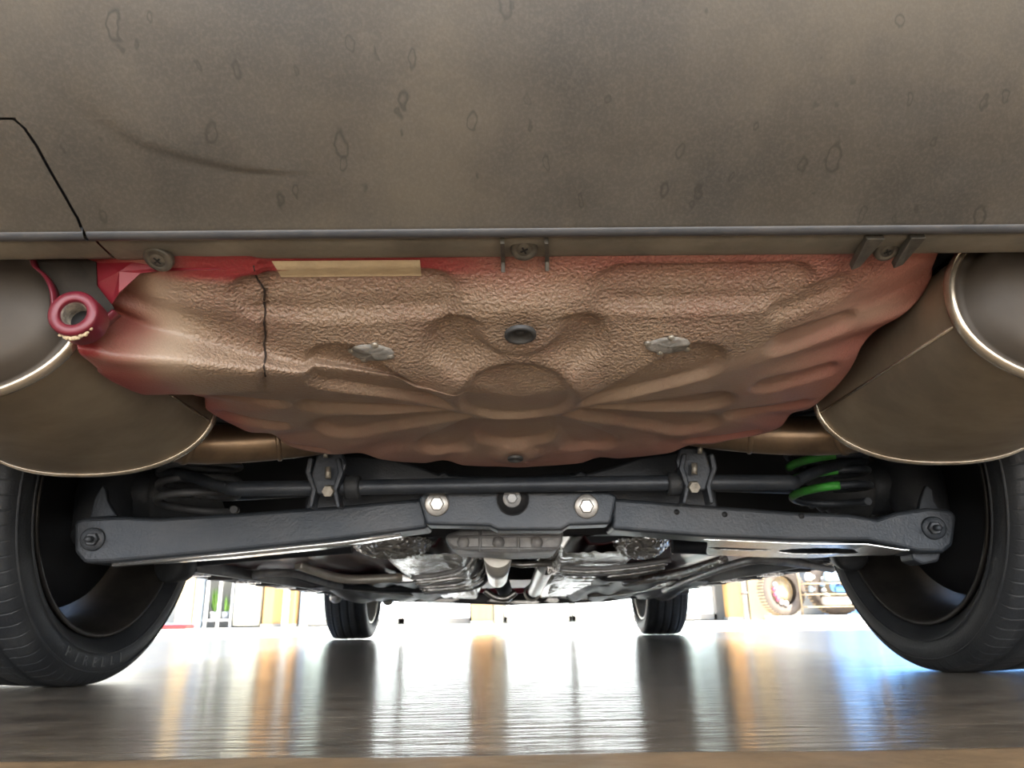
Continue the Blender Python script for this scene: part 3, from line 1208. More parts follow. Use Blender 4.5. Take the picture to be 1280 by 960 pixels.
def tyre_mesh():
    prof = []   # (axial from inner -: +, radius, groove flag)
    hw = TW / 2
    ctr = [(-hw * 0.80, 0.236, 0), (-hw * 0.86, 0.242, 0), (-hw * 0.97, 0.262, 0), (-hw * 1.0, 0.272, 0), (-hw * 1.015, 0.276, 0), (-hw * 1.03, 0.298, 0), (-hw * 1.03, 0.312, 0), (-hw * 1.0, 0.330, 0), (-hw * 0.965, 0.343, 0.3), (-hw * 0.93, 0.3505, 1), (-hw * 0.88, 0.3555, 1),
           (-hw * 0.76, 0.3592, 1), (-hw * 0.64, 0.3607, 1)]
    def groove(x):
        w = 0.0045
        return [(x - w, 0.3612, 0), (x - w * 0.8, 0.353, 0), (x + w * 0.8, 0.353, 0), (x + w, 0.3612, 0)]
    tread = groove(-hw * 0.60) + [(-hw * 0.42, 0.3617, 0.7), (-hw * 0.26, 0.362, 0.7)] + groove(-hw * 0.2) + [(-0.009, 0.362, 0.3), (0.009, 0.362, 0.3)] + groove(hw * 0.2)
    tread += [(hw * 0.26, 0.362, 0.7), (hw * 0.42, 0.3617, 0.7)] + groove(hw * 0.60)
    prof = ctr + tread + [(-a, r, g) for a, r, g in reversed(ctr)]
    pit = 88
    prof = [(a, 0.218 + (r - 0.236) * (TRAD - 0.218) / (0.362 - 0.236), g) for a, r, g in prof]
    mb = MB()
    rows = []
    for k in range(pit):
        for f, dp in ((0.02, 0), (0.04, 0), (0.45, 0), (0.86, 0), (0.885, 0), (0.905, 1), (0.975, 1)):
            cut = 0.0
            if dp:
                cut = 0.0022
            row = []
            for i, (a, r, g) in enumerate(prof):
                an = 2 * PI * (k + f + 0.5 * abs(a) / hw * (1 if abs(a) > hw * .6 else 0.4)) / pit
                rr = r - cut * g
                row.append(V((a, rr * math.cos(an), rr * math.sin(an))))
            rows.append(row)
    rows.append(rows[0])
    mb.grid(rows)
    # raised sidewall rings
    for sx in (-1, 1):
        for rr, ax in ((0.2462, 1.024), (0.2745, 1.010)):
            mb.lathe([(rr - 0.002, ax * hw * sx - 0.001 * sx), (rr - 0.001, ax * hw * sx + 0.0016 * sx), (rr + 0.001, ax * hw * sx + 0.0016 * sx), (rr + 0.002, ax * hw * sx - 0.001 * sx)], 96, Matrix.Rotation(PI / 2, 4, 'Y'))
    return mb


def rim_mesh():
    """inner flange at negative X"""
    mb = MB()
    h = TW / 2
    pr = [(-h * 0.84, 0.236), (-h * 0.90, 0.2405), (-h * 0.93, 0.2400), (-h * 0.92, 0.2335), (-h * 0.80, 0.2290), (-h * 0.55, 0.2210), (-h * 0.30, 0.2130), (0, 0.208), (h * 0.55, 0.2060), (h * 0.80, 0.2150), (h * 0.86, 0.232), (h * 0.84, 0.238)]
    mb.lathe([(r * RK, a) for a, r in pr], 96, Matrix.Rotation(PI / 2, 4, 'Y'))
    return mb


def spokes_mesh():
    mb = MB()
    h = TW / 2
    for k in range(5):
        for s in (-0.13, 0.13):
            a = 2 * PI * k / 5 + s + PI / 2
            a0 = 2 * PI * k / 5 + s * 0.4 + PI / 2
            p0 = V((h * 0.62, 0.05 * math.cos(a0), 0.05 * math.sin(a0)))
            p1 = V((h * 0.66, 0.13 * math.cos(a), 0.13 * math.sin(a)))
            p2 = V((h * 0.72, 0.214 * math.cos(a), 0.214 * math.sin(a)))
            mb.tube([p0, p1, p2], [0.020, 0.015, 0.018], 10)
    mb.lathe([(0.0001, h * 0.72), (0.06, h * 0.72), (0.075, h * 0.6), (0.075, h * 0.45), (0.0001, h * 0.45)], 40, Matrix.Rotation(PI / 2, 4, 'Y'))
    return mb


MESH = {}


def wheel(x, y, sx, toe, camber, detail=True):
    """sx=+1: right-hand wheel, inner side faces -X"""
    r = empty('wheel')
    r.parent = car
    M4 = Matrix.Translation((x, y - 1.27, TRAD + 0.001)) @ Matrix.Rotation(toe * -sx, 4, 'Z') @ Matrix.Rotation(camber * -sx, 4, 'Y')
    if sx < 0:
        M4 = M4 @ Matrix.Rotation(PI, 4, 'Z')
    r.matrix_local = M4

    def sp(key, fn, name, material):
        if key not in MESH:
            o = fn().build(name, material, r)
            MESH[key] = o.data
        else:
            o = bpy.data.objects.new(name, MESH[key])
            C.objects.link(o)
            o.parent = r
        return o
    sp('tyre', tyre_mesh, 'tyre', 'rubber')['label'] = 'black grooved rubber tyre'
    sp('rim' if detail else 'rimf', rim_mesh, 'rim', 'rim' if detail else 'white_metal')  # front rims paler, rear darker: light and shade put into the colour
    o_ = sp('spoke', spokes_mesh, 'spokes', 'rim')
    o_.scale = (1, RK, RK)
    h = TW / 2
    RY = Matrix.Rotation(PI / 2, 4, 'Y')

    def disc():
        m_ = MB()
        m_.lathe([(0.05, 0.018), (0.145, 0.018), (0.148, 0.014), (0.148, -0.008), (0.145, -0.012), (0.05, -0.012)], 64, RY)
        return m_
    sp('disc', disc, 'brake_disc', 'dark_metal')
    if detail:
        sp('shield', lambda: MB().lathe([(0.0001, -0.03), (0.12, -0.03), (0.13, -0.022), (0.174, -0.018), (0.178, -0.010), (0.178, -0.006), (0.05, -0.006)], 64, RY), 'leak_disc', 'black')  # black disc added to stop daylight showing through the spokes
    return r


YR = 1.30
YF = 3.975
wl = wheel(-0.779, YR, -1, math.radians(-3.0), math.radians(2.0))
wr_ = wheel(0.779, YR, 1, math.radians(-3.0), math.radians(2.0))
for q in (wheel(-0.785, YF, -1, 0, 0, False), wheel(0.772, YF, 1, 0, 0, False)):
    q.scale = (0.84, 1, 1)
# raised lettering on the inner sidewall of the left rear tyre
word = 'PIRELLI'
mb = MB()
Rl = 0.260
glyph_objs = []
for i, ch in enumerate(word):
    cu = bpy.data.curves.new('letter', 'FONT')
    cu.body = ch
    cu.size = 0.021
    cu.extrude = 0.0012
    cu.align_x = 'CENTER'
    cu.align_y = 'CENTER'
    to = bpy.data.objects.new('letter', cu)
    C.objects.link(to)
    dg = bpy.context.evaluated_depsgraph_get()
    tm = bpy.data.meshes.new_from_object(to.evaluated_get(dg))
    bpy.data.objects.remove(to)
    # local wheel frame of the left wheel: inner side at local -X, local +Y points back to the camera
    a = math.radians(-90 + 42 - i * 8.0)    # from the far side of the contact towards the camera
    a = math.radians(-90 + 22 - (len(word) - 1 - i) * -0.0 - (6 - i) * -0.0)
    ang = math.radians(-6 + (i - 3) * 5.6)     # angle from straight down, + = away from the camera
    # world direction: away = +Y world = -Y local
    radial = V((0, -math.sin(ang), -math.cos(ang)))
    along = V((0, -math.cos(ang), math.sin(ang)))
    out = V((-1, 0, 0))
    mm = Matrix((along, -radial, out)).transposed().to_4x4()
    mm.translation = radial * Rl + V((-TW / 2 * 1.03, 0, 0))
    lt = MB().add([v.co.copy() for v in tm.vertices], [tuple(p.vertices) for p in tm.polygons], False, mm).build('letter', 'rubber_letters', wl, fix=False)
    lt['label'] = 'raised sidewall letter'

# ---------------------------------------------------------------- suspension
def box_arm(pts_top, pts_bot, D, dep, name, material='arm_metal', bevel=0.006):
    poly = [PY(x, y, D) for x, y in pts_top] + [PY(x, y, D) for x, y in reversed(pts_bot)]
    return part(MB().prism(poly, (0, dep, 0)), name, material, bevel=bevel, seg=3)


armL = box_arm([(92, 652), (104, 647), (150, 645), (200, 647), (300, 641), (420, 632), (535, 622)], [(92, 690), (104, 704), (130, 704), (200, 698), (300, 688), (420, 675), (535, 660)], 1.125, 0.075, 'control_arm')
armL['label'] = 'left pressed steel control arm'
armR = box_arm([(765, 622), (880, 631), (1000, 640), (1060, 642), (1096, 648), (1120, 640), (1160, 634), (1190, 637), (1197, 645)],
               [(765, 662), (880, 671), (1000, 676), (1085, 676), (1120, 683), (1150, 690), (1180, 691), (1192, 682)], 1.125, 0.075, 'control_arm')
armR['label'] = 'right pressed steel control arm'


def hexbolt(c, d, r, parent, material='zinc', stud=False, name='bolt'):
    mb = MB()
    m4 = aim(c, d)
    mb.lathe([(0.0001, 0.0035), (r * 0.9, 0.0035), (r, 0.002), (r, -0.003)], 32, m4)
    mb.lathe([(0.0001, 0.011), (r * 0.50, 0.011), (r * 0.60, 0.0095), (r * 0.60, 0.003)], 6, m4, smooth=False)
    if stud:
        mb.lathe([(0.0001, 0.026), (r * 0.25, 0.026), (r * 0.28, 0.024), (r * 0.28, 0.01)], 16, m4)
    return ppart(mb, name, material, parent)


def near(px, py, D):
    return PY(px, py, D)


hexbolt(PY(116, 674, 1.122), (0.25, -1, -0.1), 0.017, armL, 'arm_metal', True)
hexbolt(PY(1167, 660, 1.122), (-0.25, -1, -0.1), 0.017, armR, 'arm_metal', True)
# flat pressed flanges under the arms, with lightening slots on the right one
def slot_plate(outline, D0, name, parent, material, z=None):
    mb = MB().prism(outline, (0, 0, 0.003))
    return ppart(mb, name, material, parent)


def bottom_z(px, py):
    return PY(px, py, 1.125).z


mb = MB()
top = [(780, 663), (880, 672), (1000, 677), (1085, 678), (1130, 685)]
edge_ = [PY(x, y, 1.128) for x, y in top]
# strip with two slots built as a ladder
for a, b in zip(edge_, edge_[1:]):
    pass
za = sum(p.z for p in edge_) / len(edge_)
xa, xb = edge_[1].x, edge_[-1].x + 0.01
def strip_z(x):
    for a, b in zip(edge_, edge_[1:]):
        if a.x <= x <= b.x:
            return a.z + (b.z - a.z) * (x - a.x) / (b.x - a.x) - 0.002
    return (edge_[0].z if x < edge_[0].x else edge_[-1].z) - 0.002
NXS, NYS = 120, 24
slots = [(xa + 0.075, 1.205, 0.05, 0.014), (xa + 0.20, 1.205, 0.062, 0.036)]
vs, fs = [], []
for i in range(NXS + 1):
    x = xa + (xb - xa) * i / NXS
    for j in range(NYS + 1):
        y = 1.130 + (0.15 * sst(0, 0.16, i / NXS) * (1 - 0.65 * sst(0.72, 1, i / NXS)) + 0.004) * j / NYS
        vs.append(V((x, y, strip_z(x) - 0.008 * (y - 1.13) / 0.15)))
for i in range(NXS):
    for j in range(NYS):
        q = [i * (NYS + 1) + j, (i + 1) * (NYS + 1) + j, (i + 1) * (NYS + 1) + j + 1, i * (NYS + 1) + j + 1]
        cpt = sum((vs[k] for k in q), V()) / 4
        if any(((cpt.x - sx_) / a_) ** 2 + ((cpt.y - sy_) / b_) ** 2 < 1 for sx_, sy_, a_, b_ in slots):
            continue
        fs.append(tuple(q))
M['flange_glint'] = mat('flange_glint', (0.95, 0.95, 0.93), 0.22, 0.85, (0.85, 0.84, 0.80), 9, bump=0.2, bscale=200)  # dark steel in itself; the mirrored daylight is put into the colour
ppart(MB().add(vs, fs), 'flange', 'flange_glint', armR, solid=0.0012)['label'] = 'slotted lower flange, bright reflection put into its colour'
edgeL = [PY(x, y, 1.128) for x, y in [(140, 703), (280, 690), (425, 675), (500, 665)]]
vs = []
for i, p in enumerate(edgeL):
    w_ = (0.02, 0.055, 0.055, 0.02)[i]
    vs += [p + V((0, 0, -0.0015)), p + V((0, w_, -0.0015))]
ppart(MB().grid([[vs[2 * i], vs[2 * i + 1]] for i in range(4)]), 'flange', 'flange_glint', armL, solid=0.004)['label'] = 'lower flange, bright reflection put into its colour'
for px, py in ((846, 640), (906, 643), (1002, 645)):
    ppart(MB().lathe([(0.0001, 0.0006), (0.004, 0.0006), (0.0045, -0.001)], 16, aim(PY(px, py, 1.1245), (0, -1, 0))), 'hole_shade', 'black', armR)  # black discs painting the shade of holes in the arm
# ear tabs above the outer ends
for px, sgn, arm in ((126, -1, armL), (1160, 1, armR)):
    poly = [PY(px - 14, 648, 1.15), PY(px - 8, 622, 1.15), PY(px - 2 * sgn, 606, 1.15), PY(px + 6, 612, 1.15), PY(px + 8, 626, 1.15), PY(px + 20 * (1 if sgn > 0 else 1), 645, 1.15)]
    ppart(MB().prism(poly, (0, 0.01, 0)), 'bracket_ear', 'black_metal', arm, bevel=0.002)
    poly = [PY(px - 20, 690, 1.15), PY(px + 18, 688, 1.15), PY(px + 14, 702, 1.15), PY(px - 6, 706, 1.15), PY(px - 18, 700, 1.15)]
    ppart(MB().prism(poly, (0, 0.04, 0)), 'lower_boss', 'black_metal', arm, bevel=0.004)

# subframe
poly = [PY(x, y, 1.10) for x, y in [(522, 622), (530, 613), (760, 613), (772, 620), (764, 655), (712, 657), (702, 663), (622, 663), (612, 658), (532, 656)]]
subf = part(MB().prism(poly, (0, 0.05, 0)), 'subframe', 'arm_metal', bevel=0.005, seg=3)
subf['label'] = 'dark steel subframe plate with three bolts'
hexbolt(PY(546, 630, 1.098), (0.08, -1, -0.12), 0.0180, subf)
hexbolt(PY(733, 633, 1.098), (-0.08, -1, -0.12), 0.0180, subf)
ppart(MB().lathe([(0.0001, 0.001), (0.022, 0.001), (0.0225, 0.003), (0.024, 0.003), (0.024, -0.001)], 36, aim(PY(641, 624, 1.0985), (0, -1, 0))), 'recess', 'black', subf)
hexbolt(PY(640, 623, 1.0975), (0, -1, -0.12), 0.0135, subf, 'alu')
ox = [(380, 640), (388, 588), (405, 566), (485, 572), (520, 582), (548, 592), (556, 588), (562, 593), (640, 596), (718, 592), (726, 587), (732, 592), (770, 582), (800, 571), (872, 560), (892, 584), (898, 640)]
part(MB().prism([PY(x, y, 1.165) for x, y in ox], (0, 0.10, 0)), 'crossmember', 'black_metal', bevel=0.004)
for a, b in (((470, 580), (500, 640)), ((805, 575), (775, 640))):
    pass
# stabiliser bar
bar = [PY(283, 610, 1.075), PY(300, 611, 1.075), PY(400, 610, 1.075), PY(640, 606, 1.075), PY(880, 603, 1.075), PY(985, 603, 1.075), PY(997, 603, 1.078)]
sb = part(MB().tube(bar, [0.0095] + [0.0112] * 5 + [0.009], 20), 'stabiliser_bar', 'black_metal')
sb['label'] = 'dark stabiliser bar across the axle'
endl = spline([PY(290, 610, 1.078), PY(268, 606, 1.10), PY(240, 596, 1.14), PY(200, 590, 1.2)], 6)
part(MB().tube(endl, 0.0085, 14), 'bar_end', 'black_metal')
endr = spline([PY(993, 603, 1.078), PY(1015, 592, 1.10), PY(1040, 583, 1.14), PY(1080, 576, 1.2)], 6)
part(MB().tube(endr, 0.0085, 14), 'bar_end', 'black_metal')
for px in (441, 843):
    p = PY(px, 609 if px < 600 else 605, 1.075)
    ppart(MB().lathe([(0.0112, -0.011), (0.0165, -0.010), (0.0175, -0.007), (0.0175, 0.007), (0.0165, 0.010), (0.0112, 0.011)], 28, aim(p, (1, 0, 0))), 'bush', 'rubber', sb)
for px, s in ((405, -1), (873, 1)):
    D = 1.055
    yy = 0 if s < 0 else -5
    o = None
    plate = [PY(px + x, 600 + y + yy, D) for x, y in [(-20, 4), (-10, -30), (-5, -35), (22, -36), (28, -20), (22, 2), (12, 18), (-8, 18)]]
    if s > 0:
        plate = [PY(px - x, 600 + y + yy, D) for x, y in [(-20, 4), (-10, -30), (-5, -35), (22, -36), (28, -20), (22, 2), (12, 18), (-8, 18)]]
    o = part(MB().prism(plate, (0, 0.012, 0)), 'bar_clamp', 'black_metal', bevel=0.003)
    for q in (-1, 1):
        w_ = [PY(px + q * 20, 572 + yy, D - 0.006), PY(px + q * 24, 590 + yy, D - 0.006), PY(px + q * 16, 612 + yy, D - 0.006), PY(px + q * 20, 634 + yy, D - 0.006), PY(px + q * 15, 634 + yy, D - 0.006), PY(px + q * 10, 612 + yy, D - 0.006), PY(px + q * 17, 590 + yy, D - 0.006), PY(px + q * 14, 572 + yy, D - 0.006)]
        ppart(MB().prism(w_, (0, 0.03, 0)), 'clamp_cheek', 'black_metal', o, bevel=0.002)
    a_, b_2 = PY(px - s * 5, 598 + yy, D - 0.016), PY(px - s * 5, 584 + yy, D - 0.016)
    ppart(MB().tube([a_, b_2], 0.0042, 10), 'stud', 'dull_zinc', o)
    a_, b_2 = PY(px + 2, 572 + yy, D - 0.012), PY(px + 2, 562 + yy, D - 0.012)
    ppart(MB().tube([a_, b_2], 0.0036, 10), 'stud', 'dull_zinc', o)
    ppart(MB().lathe([(0.0001, 0.003), (0.008, 0.003), (0.009, 0), (0.009, -0.006)], 6, aim(PY(px - s * 5, 614 + yy, D - 0.010), (0, -1, -0.3)), smooth=False), 'nut', 'dull_zinc', o)

# coil springs standing on the arms
def coil(cx, cy, z0, z1, r, wire, turns, lo=0.0, hi=1.0):
    n = int(turns * 36)
    return [V((cx + r * math.cos(2 * PI * turns * t), cy + r * math.sin(2 * PI * turns * t), z0 + (z1 - z0) * t)) for t in [lo + (hi - lo) * i / n for i in range(n + 1)]]


for cx, r in ((-0.515, 0.060), (0.520, 0.060)):
    full = coil(cx, 1.215, 0.268, 0.268 + 0.024 * 6, r, 0.0075, 6)
    s_ = part(MB().tube(full, 0.0062, 10), 'coil_spring', 'alu_dark' if cx < 0 else 'black_metal')
    if cx > 0:
        s_['label'] = 'coil spring with green paint marks'
        for k in range(3):
            a, b = (k + 0.48) / 6, (k + 0.76) / 6
            seg_ = full[int(len(full) * a):int(len(full) * b)]
            ppart(MB().tube(seg_, 0.0067, 10), 'paint_mark', 'green_paint', s_)['label'] = 'green paint mark'

# half shafts with ribbed boots
for sx in (-1, 1):
    sh = part(MB().tube([V((sx * 0.10, 1.31, 0.325)), V((sx * 0.66, 1.30, 0.302))], 0.014, 16), 'drive_shaft', 'black_metal')
    pr = []
    for k in range(14):
        pr.append((0.026 + 0.0022 * k + (0.006 if k % 2 else 0), 0.0085 * k))
    ppart(MB().lathe(pr, 32, aim((sx * 0.50, 1.303, 0.308), (sx, 0, -0.03))), 'shaft_boot', 'rubber', sh)
    ppart(MB().lathe([(0.001, -0.02), (0.04, -0.02), (0.047, 0), (0.047, 0.06), (0.001, 0.06)], 32, aim((sx * 0.625, 1.30, 0.304), (sx, 0, 0))), 'joint', 'dark_metal', sh)
    kn = MB()
    kn.tube([V((sx * 0.675, 1.20, 0.225)), V((sx * 0.69, 1.28, 0.30)), V((sx * 0.655, 1.30, 0.52))], [0.025, 0.055, 0.03], 14)
    kn.tube([V((sx * 0.69, 1.28, 0.30)), V((sx * 0.68, 1.42, 0.26))], [0.03, 0.02], 12)
    part(kn, 'knuckle', 'dark_metal')
    tr2 = MB().tube([PY(640 + sx * 445, 700 - sx * 5, 1.45), PY(640 + sx * 330, 690 - sx * 3, 1.5), PY(640 + sx * 200, 683, 1.5)], 0.014, 14)
    tl = part(tr2, 'trailing_link', 'dark_metal')
    ppart(MB().lathe([(0.001, -0.026), (0.024, -0.026), (0.03, -0.02), (0.03, 0.02), (0.024, 0.026), (0.001, 0.026)], 28, aim(PY(640 + sx * 420, 700 - sx * 7, 1.42), (0.2, 1, 0.1))), 'bush', 'rubber', tl)
    part(MB().tube([V((sx * 0.56, 1.40, 0.30)), V((sx * 0.53, 1.42, 0.70))], [0.026, 0.024], 18), 'shock_absorber', 'dark_metal')

# differential housing
dm = MB()
dpts = [(556, 668), (575, 662), (640, 660), (705, 661), (703, 680), (694, 689), (640, 691), (570, 687), (558, 679)]
poly = [PY(x, y, 1.30) for x, y in dpts]
diff = part(dm.prism(poly, (0, 0.16, 0.0)), 'differential', 'alu', bevel=0.008, seg=3)
diff['label'] = 'grey cast aluminium differential housing'
for px in (579, 623, 671):
    ppart(MB().lathe([(0.0001, 0.006), (0.006, 0.006), (0.008, 0.004), (0.0105, 0.003), (0.0105, -0.004)], 24, aim(PY(px, 678, 1.298), (0, -1, -0.2))), 'boss', 'alu', diff)
for a, b in (((560, 671), (700, 670)), ((565, 685), (696, 686)), ((600, 662), (600, 690)), ((648, 662), (648, 690))):
    ppart(MB().tube([PY(*a, 1.298), PY(*b, 1.298)], 0.0025, 8), 'casting_rib', 'alu', diff)

# ---------------------------------------------------------------- floor pan and everything under it
fp = MB()
rows = []
for i in range(61):
    x = -0.84 + 1.68 * i / 60
    row = []
    for j in range(50):
        y = 1.62 + 2.0 * j / 49
        tun = 0.12 * (1 - sst(0.09, 0.17, abs(x)))
        rib_ = 0.008 * (0.5 + 0.5 * math.sin(x * 55)) * (abs(x) > 0.2)
        row.append(V((x, y, 0.245 + tun + rib_ - 0.02 * sst(0.70, 0.76, abs(x)))))
    rows.append(row)
pan = part(fp.grid(rows), 'floor_pan', 'maroon', solid=0.003)
pan['label'] = 'dark red painted floor pan'
# upper body floor closing off the daylight above the suspension
ub = MB()
ub.box((-0.70, 0.60, 0.56), (0.70, 1.66, 0.60))
part(ub, 'boot_floor', 'car_black')
part(MB().box((-0.60, 1.60, 0.26), (0.60, 1.64, 0.56)), 'rear_bulkhead', 'car_black')
part(MB().box((-0.85, 3.58, 0.26), (0.85, 4.6, 0.55)), 'engine_block', 'car_black')


def side_panel(sx):
    """outer body side with two wheel arches, closing the flank of the car"""
    xo = 0.925 * sx
    outline = []
    y0, y1, zb = 0.40, 4.80, 0.235
    pts = [(y0, 0.40), (YR - 0.42, 0.36)]
    for k in range(13):
        a = PI - PI * k / 12
        pts.append((YR + 0.41 * math.cos(a), 0.33 + 0.41 * math.sin(a)))
    pts += [(YR + 0.43, zb), (YF - 0.43, zb)]
    for k in range(13):
        a = PI - PI * k / 12
        pts.append((YF + 0.41 * math.cos(a), 0.33 + 0.41 * math.sin(a)))
    pts += [(YF + 0.42, 0.28), (y1, 0.32), (y1 + 0.05, 0.75), (4.4, 0.95), (3.4, 1.08), (2.6, 1.10), (1.0, 1.12), (0.42, 1.10), (0.38, 0.7)]
    o = part(MB().prism([V((xo, a, b)) for a, b in pts], (-0.03 * sx, 0, 0)), 'body_side', 'red_paint', bevel=0.01)
    part(MB().box((min(0.70 * sx, 0.60 * sx), 0.62, 0.56), (max(0.70 * sx, 0.60 * sx), 1.74, 0.86)), 'arch_blocker', 'car_black')  # plate added to close a daylight leak above the wheel
    for yc in (YR, YF):
        ls = MB()
        rows = []
        for k in range(25):
            a = PI * 1.02 - PI * 1.04 * k / 24
            rows.append([V((sx * xx, yc + 0.415 * math.cos(a), 0.33 + 0.415 * math.sin(a))) for xx in (0.90, 0.70, 0.60)])
        ls.grid(rows)
        ppart(ls, 'wheel_arch_liner', 'car_black', o)
    return o


for sx in (-1, 1):
    side_panel(sx)
    # sill with jacking-point slots and little braces between
    px0 = [(232, 716), (1052, 707)][sx > 0]
    sill = MB()
    z0 = 0.205
    xx = sx * 0.83
    sill.box((min(xx, xx - sx * 0.02), 1.72, z0), (max(xx, xx - sx * 0.02), 3.56, z0 + 0.06))
    sl = part(sill, 'sill', 'tray_plastic', bevel=0.003)
    for k in range(9):
        y = 1.86 + 0.20 * k
        ppart(MB().box((min(xx - sx * 0.02, xx - sx * 0.085), y, z0 - 0.004), (max(xx - sx * 0.02, xx - sx * 0.085), y + 0.05, z0 + 0.05)), 'sill_brace', 'foil' if k % 2 == 0 else 'tray_plastic', sl)
    ppart(MB().box((min(xx - sx * 0.085, xx - sx * 0.10), 1.78, z0), (max(xx - sx * 0.085, xx - sx * 0.10), 3.5, z0 + 0.05)), 'inner_rail', 'tray_plastic', sl)
    # moulded under-floor tray
    rows = []
    for i in range(31):
        u = i / 30
        x = sx * (0.24 + (0.70 - 0.24) * u)
        row = []
        for j in range(41):
            v = j / 40
            y = 2.25 + 0.45 * u + (3.52 - 2.25 - 0.45 * u) * v
            z = 0.205 - 0.035 * sst(0.1, 0.9, v) + 0.006 * math.sin(x * 60) * sst(0, 0.1, v) + 0.010 * sst(0.1, 0, u) + 0.012 * noise.noise(V((x * 5, y * 3, 1)))
            row.append(V((x, y, z)))
        rows.append(row)
    part(MB().grid(rows), 'floor_tray', 'tray_plastic', solid=0.004)['label'] = 'ribbed grey plastic under-floor tray'
    # crinkled heat shield beside the tunnel: corrugated foil
    rows = []
    for i in range(49):
        u = i / 48
        row = []
        for j in range(61):
            v = j / 60
            y = 1.62 + 1.75 * v
            xc = 0.085 + 0.03 * v
            x = sx * (xc + (0.24 + 0.02 * math.sin(v * 5)) * u)
            prof_ = 0.225 + 0.05 * sst(0.72, 1.0, u) + 0.05 * (1 - sst(0.0, 0.12, u)) - 0.048 * v
            bumps = 0.0045 * math.sin(v * 120) * sst(0.5, 0.1, u) + 0.004 * noise.noise(V((x * 60, y * 40, 2)))
            row.append(V((x, y, prof_ + bumps)))
        rows.append(row)
    part(MB().grid(rows), 'heat_shield', 'quilt', solid=0.0012)['label'] = 'crinkled silver foil heat shield'
    # dimpled foil dome of the rear silencer shield
    for q, (px, py, rw, rh) in enumerate([((483, 683, 0.085, 0.035) if sx < 0 else (812, 683, 0.055, 0.035))]):
        c0 = PY(px, py, 1.50)
        rows = []
        for i in range(25):
            ph = PI * 0.5 * i / 24
            row = []
            for j in range(60):
                a = 2 * PI * j / 60
                dim = 0.0045 * math.sin(i * 1.1) * math.sin(j * 0.95 + (i // 3) * 1.6)
                row.append(V((c0.x + (rw + dim) * math.sin(ph) * math.cos(a), c0.y + 0.09 + (0.11) * math.sin(ph) * math.sin(a), c0.z + 0.02 - (rh + dim) * math.cos(ph))))
            rows.append(row)
        part(MB().grid(rows, wrap=True), 'shield_dome', 'quilt', solid=0.001)['label'] = 'dimpled silver heat shield dome'

# propshaft and pipes in the tunnel
part(MB().tube([PY(622, 690, 1.5), PY(622, 722, 2.35)], 0.030, 24), 'propshaft', 'white_metal')['label'] = 'pale propeller shaft in the tunnel'
part(MB().tube([PY(624, 722, 2.4), PY(634, 745, 3.3)], 0.028, 20), 'propshaft', 'dark_metal')
p1 = part(MB().tube([PY(683, 707, 1.95), PY(668, 738, 2.75)], 0.024, 20, cap=False), 'tunnel_pipe', 'white_metal')
ppart(MB().lathe([(0.0225, -0.008), (0.0285, -0.006), (0.030, 0), (0.0285, 0.006), (0.0225, 0.008)], 28, aim(PY(665, 741, 2.78), (0, 1, 0.02))), 'pipe_collar', 'white_metal', p1)
part(MB().tube([PY(690, 712, 2.0), PY(679, 740, 2.8)], 0.014, 16), 'brake_line', 'foil')
br_ = MB()
br_.tube(spline([PY(606, 738, 2.9), PY(618, 746, 2.9), PY(632, 748, 2.9), PY(645, 740, 2.9)], 5), 0.012, 12)
part(br_, 'pipe_hanger', 'zinc')
part(MB().tube([PY(634, 703, 1.9), PY(652, 706, 1.9), PY(690, 704, 1.9)], 0.008, 10), 'tunnel_brace', 'zinc')
# nested pleats at the edges of the foil shields
for k in range(7):
    o_ = 4.2 * k
    D = 1.9 + 0.14 * k
    pts = [PY(515 + o_ * 0.6, 722 + o_ * 0.75, D), PY(555 + o_ * 0.8, 717 + o_ * 0.85, D), PY(578 + o_ * 0.9, 708 + o_ * 0.95, D), PY(586 + o_, 697 + o_ * 0.9, D), PY(588 + o_, 688 + o_ * 0.9, D)]
    part(MB().tube(spline(pts, 5), 0.0062, 10), 'shield_pleat', 'foil' if k % 3 else 'alu')
    pts = [PY(700 - o_ * 0.2, 709 + o_ * 0.9, D), PY(740, 711 + o_ * 0.85, D), PY(790, 707 + o_ * 0.8, D), PY(838 - o_, 700 + o_ * 0.85, D)]
    part(MB().tube(spline(pts, 5), 0.0062, 10), 'shield_pleat', 'foil' if k % 2 else 'alu')

# long pale pipes and braces beneath the pan
for pts, r_, mt, nm in (
        ([(372, 706, 2.1), (410, 719, 2.2), (440, 724, 2.25), (502, 722, 2.3)], 0.013, 'white_metal', 'fuel_pipe'),
        ([(350, 712, 2.4), (400, 728, 2.5), (470, 735, 2.7), (560, 738, 2.8)], 0.012, 'dark_metal', 'brake_pipe'),
        ([(905, 700, 2.0), (860, 714, 2.2), (820, 722, 2.4), (780, 728, 2.5)], 0.014, 'foil', 'fuel_pipe'),
        ([(1010, 706, 1.8), (960, 700, 1.7), (930, 702, 1.8), (880, 718, 2.2), (830, 738, 2.9)], 0.010, 'alu', 'brake_pipe'),
        ([(1040, 712, 1.85), (990, 703, 1.75), (955, 697, 1.7)], 0.008, 'alu', 'cable'),
        ([(850, 724, 2.6), (790, 736, 3.0), (735, 741, 3.1)], 0.018, 'foil', 'shield_strip'),
        ([(745, 706, 2.1), (770, 711, 2.2), (830, 706, 2.2)], 0.013, 'foil', 'shield_strip'),
        ([(300, 722, 2.2), (360, 716, 2.2), (430, 733, 2.6), (540, 744, 3.2)], 0.011, 'alu', 'hand_brake_cable')):
    part(MB().tube(spline([PY(*p) for p in pts], 5), r_, 12), nm, mt)
